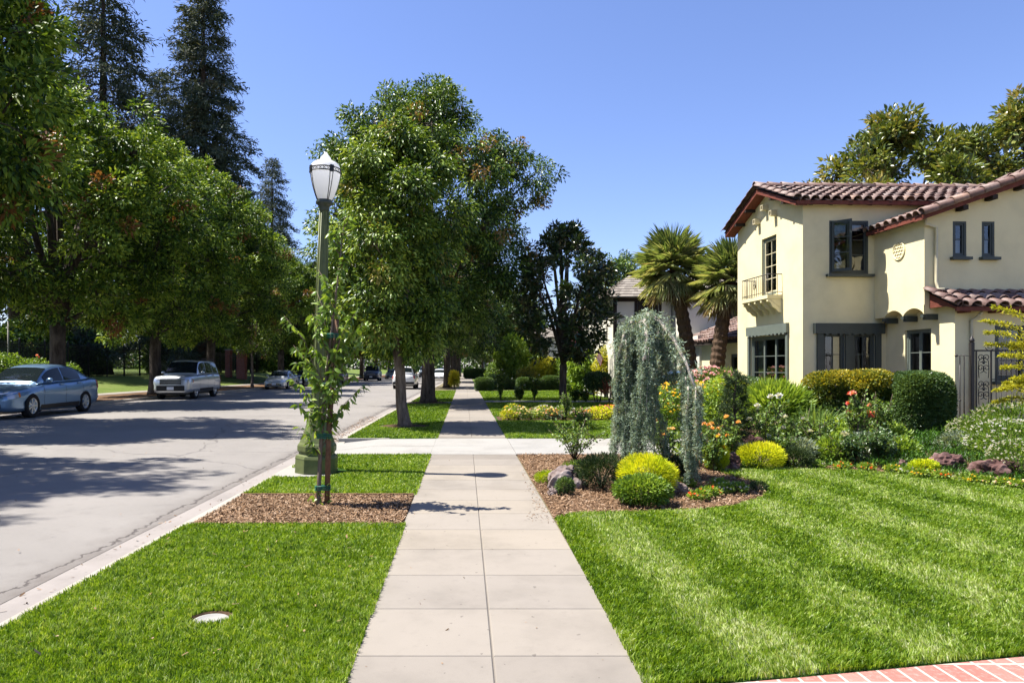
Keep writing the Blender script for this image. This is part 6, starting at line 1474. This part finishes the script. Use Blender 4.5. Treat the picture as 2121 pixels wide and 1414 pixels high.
# golden shrub at the right edge
def golden():
    g = np.random.default_rng(310); r = random.Random(310); mb = MB(); lf = LF()
    for i in range(34):
        a = r.uniform(0, 6.28); el = r.uniform(.15, 1.3); ln = r.uniform(.5, 1.05); s = Vector((0, 0, r.uniform(.6, 1.7))); e = s + Vector((math.cos(a)*math.cos(el), math.sin(a)*math.cos(el), math.sin(el)*.75))*ln
        if i < 9: s = Vector((0, 0, .7 + .13*i)); e = s + Vector((-.75 - .05*i + r.uniform(-.15, .1), r.uniform(-.4, .3), .10 + .05*i))
        mid = s.lerp(e, .55) + Vector((0, 0, .1)); e.z -= .03; pl = [s, mid, e]; mb.tube([Vector((0, 0, 0)), s*.9, *pl], [.03, .014, .01, .006, .003], 5)
        m = 380; f = g.random(m)**.7; C = np.array([tuple(polypt(pl, q)) for q in f]) + g.normal(0, .035, (m, 3))*(1.2 - f)[:, None]
        lf.add(C, unit(rdirs(g, m) + np.array(e - s)*.8), unit(rdirs(g, m) + np.array([0, 0, .8])), .055*g.uniform(.6, 1.2, m), .018, np.clip(g.normal(.5, .25, m), 0, 1))
    return mb.mesh('stem', MAT['twig']), lf.mesh('foliage', MAT['gold'])
pg = put('golden_shrub', 2172, 11.6, golden(), 'golden leaved shrub reaching in from the right picture edge', 0, (1.02, 1, 1.1)); pg.location.z = .15

# ------------------------------------------------------------------ neighbour's border, roses, hedges
BD = [shrub_data(320+i, .30, .26, .17, MAT[m], 620, .06, .03, 2.2, .6, -.8, .15, .55, .1, .5) for i, m in enumerate(('shrubL', 'lime', 'shrub', 'grey'))]
bb = [flowers_mesh('blossoms', fl(34, .30, .26, .18, 60+i), .034, MAT[c], 60+i, 6) for i, c in enumerate(('mixfl', 'yellow', 'white', 'pink', 'orange'))]
g = random.Random(66); k = 0; xs = np.linspace(1.35, 6.9, 17)
for row, yy in enumerate((21.0, 21.8)):
    for i, x in enumerate(xs):
        c = g.choice([0, 0, 1, 1, 2, 2, 3, 4]); k += 1
        plant('border_flower', BD[g.choice([0, 0, 1, 2, 3])], (x + g.uniform(-.1, .1) + .15*row, yy + g.uniform(-.15, .15), 0), g.uniform(0, 6), g.uniform(.75, 1.25), '%s flower clump in the %s row of the border, place %d from the pavement' % (('multicoloured', 'yellow', 'white', 'pink', 'orange')[c], ('front', 'back')[row], i+1), 'flower', 'flower clumps in the border bed', bb[c])
for i, (px, Y, h, w) in enumerate([(1172, 20.2, .85, .28), (1205, 17.6, .62, .4)]):
    d, tips = rose_data(340+i, h, w, 6, MAT['shrub'], 22, .06); put('rose_bush', px, Y, d, ('leafy rose stem rising from the flower border', 'low rose bush on the lawn before the flower border')[i], cat='rose bush')
for i, (px, Y, h, w) in enumerate([(1037, 32.6, 1.45, .30), (1077, 32.6, .75, .30), (1107, 32.6, 1.25, .36), (1191, 32.4, .55, .28), (1212, 32.4, .45, .2)]):
    d, tips = rose_data(345+i, h, w, 7, MAT['leafB'], 40, .10, 1.3)
    put('rose_bush', px, Y, d, ('tallest dark rose nearest the pavement on the neighbour walk', 'short dark rose second from the pavement', 'dark bushy rose third from the pavement with pale bloom', 'low rose just right of the magnolia trunk', 'smallest rose right of the magnolia trunk')[i], cat='rose bush', group='roses along the neighbour walk', bl=flowers_mesh('blossoms', [t_ for t_ in tips if t_.z > h*.7][:2], .06, MAT['white'], 4))
tp = shrub_data(355, .62, .5, .42, MAT['box'], 8000, .07, .04, 2.6, .35, -.9, .1, .55, .3); h_ = plant('topiary_bush', tp, (gx(1238, 32.0), 32.0, .55), 0, None, 'clipped topiary bush on bare stems at the end of the walk', 'topiary')
m = MB()
for s in (-.3, -.05, .25): m.tube([(s*.4, 0, -.56), (s, 0, .25)], [.03, .02], 6)
obj('bare_stem', m.mesh('bare_stem', MAT['bark']), h_)
put('red_cordyline', 1262, 31.6, shrub_data(356, .3, .3, .35, LM('red strap leaves', [(0,(.2,.05,.03)), (1,(.5,.16,.1))]), 170, .5, .03, 2, .8, -.2, .1, .5, 0, 2., 0, .25, True), 'red spiky leaved plant in a pot beside the topiary')
HB = shrub_data(360, .62, .62, .44, MAT['box'], 13000, .075, .045, 5, .2, -1.1, .05, .45, .5, .3)
hs = [(1003, 46.5, 1.0, 1.0), (1032, 50, 1.15, 1.0), (1056, 50, .8, 1.0), (1089, 47, 1.0, 1.0), (1113, 48, .9, 1.0), (1142, 48, 1.0, 1.1), (1170, 49, 1.1, 1.0), (1192, 47, .95, 1.45), (1222, 46, 1.0, 1.2)]
for i, (px, Y, s, sz) in enumerate(hs):
    plant('box_hedge', HB, (gx(px, Y), Y, 0), R(0), (s, s, s*sz), 'clipped box hedge block, number %d from the pavement' % (i+1), 'hedge', 'clipped hedge blocks before the neighbour garden')
for i, (px, Y, sx) in enumerate([(988, 98, 2.9), (983, 112, 2.6)]): plant('long_hedge', HB, (gx(px, Y), Y, 0), 0, (sx, 1.2, 1.5), ('long low clipped hedge far down by the pavement', 'second long clipped hedge farthest down the pavement')[i], 'hedge')
YS_ = shrub_data(370, 1., .9, .95, MAT['shrubL'], 4200, .17, .09, 2.2, .5, -.8, .22, .45, .2)
for i, (px, Y, s, sz, mt, lb) in enumerate([(1063, 57, 1.5, 1.5, 'shrubL', 'tall light green bush behind the hedge blocks'), (1125, 54, 1.2, 1.0, 'gold', 'golden bush in front of the white house'), (1090, 53, .9, .9, 'bronze', 'reddish bronze bush behind the hedge blocks'), (1163, 54, 1.1, 1.1, 'shrubL', 'light green bush at the white house wall'), (1030, 62, 1.1, 1.0, 'shrub', 'dark bush near the pavement behind the hedge'), (1215, 40, 1.1, 1.3, 'shrubL', 'green bush under the pink blossom'), (1195, 50, 1.2, 1.3, 'shrub', 'dark green bush right of the white house'), (1100, 60, 1.3, 1.5, 'shrubL', 'tall bush against the white house porch'), (1190, 43.5, .9, .75, 'shrub', 'dark low bush behind the magnolia trunk')]):
    d = YS_ if mt == 'shrubL' else shrub_data(371+i, 1., .9, .95, MAT[mt], 4200, .17, .09, 2.2, .5, -.8, .22, .45, .2)
    plant('garden_bush', d, (gx(px, Y), Y, 0), R(50*i), (s, s, s*sz), lb, 'bush')
put('golden_bush', 1253, 36, shrub_data(385, .62, .6, 1.35, MAT['gold'], 5200, .13, .06, 2.1, .6, -.8, .25, .4), 'golden yellow bush left of the weeping cedar top')
CM = shrub_data(386, 1.35, 1.2, 1.1, MAT['shrub'], 3600, .15, .08, 2.1, .5, -.6, .2, .5)
cm = put('crape_myrtle', 1218, 44, CM, 'pink blossoming crape myrtle before the grey roofed house', cat='tree', bl=flowers_mesh('blossoms', fl(420, 1.35, 1.2, 1.1, 8, .1), .13, MAT['magenta'], 8)); cm.location.z = 2.0
m = MB()
for s in (-.3, 0, .28): m.tube([(s*.3, 0, -2.02), (s, 0, .4)], [.06, .04], 6)
obj('trunk', m.mesh('trunk', MAT['barkL']), cm)
put('yellow_border_shrub', 941, 53, shrub_data(388, .38, .8, .66, MAT['gold'], 3000, .12, .05, 2.1, .8, -.8, .3, .8, .3, .9), 'bright yellow flowering shrub on the verge by the third trunk')
# far kerb shrubs and roses by the fence
RS = shrub_data(390, 1.3, 1., .95, MAT['shrubL'], 2600, .15, .08, 2.1, .7, -.8, .3, .4)
for i, (x, y, s, fl_) in enumerate([(-28.6, 42.5, 1.0, None), (-27.2, 43.5, .9, 'coral'), (-26.4, 45.5, .8, None)]):
    plant('rose_shrub', RS, (x, y, lz(x)), R(90*i), (s, s, s*1.05), ('sunlit shrub above the silver blue sedan roof at far left', 'sunlit shrub with one red bloom behind the sedan', 'pale sunlit shrub above the sedan rear window')[i], 'bush', None, flowers_mesh('blossoms', [(.1, -.2, 1.95), (.2, -.25, 1.85)], .12, MAT['coral'], 5) if fl_ else None)
# mulch rings with low edging under the verge trees
for x, y, rr, lb in ((-1.64, 18.75, .70, 'dark soil ring round the leaning trunk'), (-1.66, 31.15, .95, 'soil ring round the thick second trunk')):
    m = MB(); m.lathe([(rr, -.05), (rr, .012), (rr-.04, .02), (rr*.5, .03), (.05, .03)], 28, (x, y, -.02)); tag(m.build('soil_ring', MAT['soil']), lb, 'soil ring')
# ------------------------------------------------------------------ camera, sun, sky
cam = bpy.data.cameras.new('camera'); co = bpy.data.objects.new('camera', cam); COL.objects.link(co); scene.camera = co
co.location = (0, 0, 1.6); co.rotation_euler = (R(90), 0, 0)
cam.sensor_width = 36; cam.lens = F_PX/2121*36; cam.shift_x = (1060.5-963)/2121; cam.shift_y = (760-707)/2121; cam.clip_end = 3000; cam.clip_start = .05
to_sun = Vector((-2.44, .34, 4.46)).normalized()
sl = bpy.data.lights.new('sun', 'SUN'); sl.energy = 5.0; sl.angle = R(.5); sl.color = (1, .955, .88)
so = bpy.data.objects.new('sun', sl); COL.objects.link(so); so.rotation_euler = to_sun.to_track_quat('Z', 'Y').to_euler(); so.location = to_sun*60
w = bpy.data.worlds.new('World'); scene.world = w; w.use_nodes = True; nt = w.node_tree; nt.nodes.clear()
sk = nt.nodes.new('ShaderNodeTexSky'); sk.sky_type = 'NISHITA'; sk.sun_disc = False
sk.sun_elevation = math.asin(to_sun.z); sk.sun_rotation = math.atan2(to_sun.x, to_sun.y)
sk.air_density = 1.0; sk.dust_density = .45; sk.ozone_density = 3.0; sk.altitude = 50
bg = nt.nodes.new('ShaderNodeBackground'); bg.inputs['Strength'].default_value = .071
ou = nt.nodes.new('ShaderNodeOutputWorld'); mx = nt.nodes.new('ShaderNodeMix'); mx.data_type = 'RGBA'; mx.blend_type = 'MULTIPLY'; mx.inputs[0].default_value = 1; mx.inputs[7].default_value = (1.02, 1.0, 1.24, 1); nt.links.new(sk.outputs[0], mx.inputs[6]); nt.links.new(mx.outputs[2], bg.inputs[0]); nt.links.new(bg.outputs[0], ou.inputs[0])
scene.view_settings.view_transform = 'Standard'; scene.view_settings.look = 'None'; scene.view_settings.gamma = 1; scene.view_settings.exposure = 1.36
scene.render.engine = 'CYCLES'; c = scene.cycles
c.max_bounces = 7; c.diffuse_bounces = 2; c.glossy_bounces = 3; c.transmission_bounces = 4; c.transparent_max_bounces = 8
c.caustics_reflective = False; c.caustics_refractive = False; c.sample_clamp_indirect = 6
c.use_denoising = True; c.use_adaptive_sampling = True; c.adaptive_threshold = .02
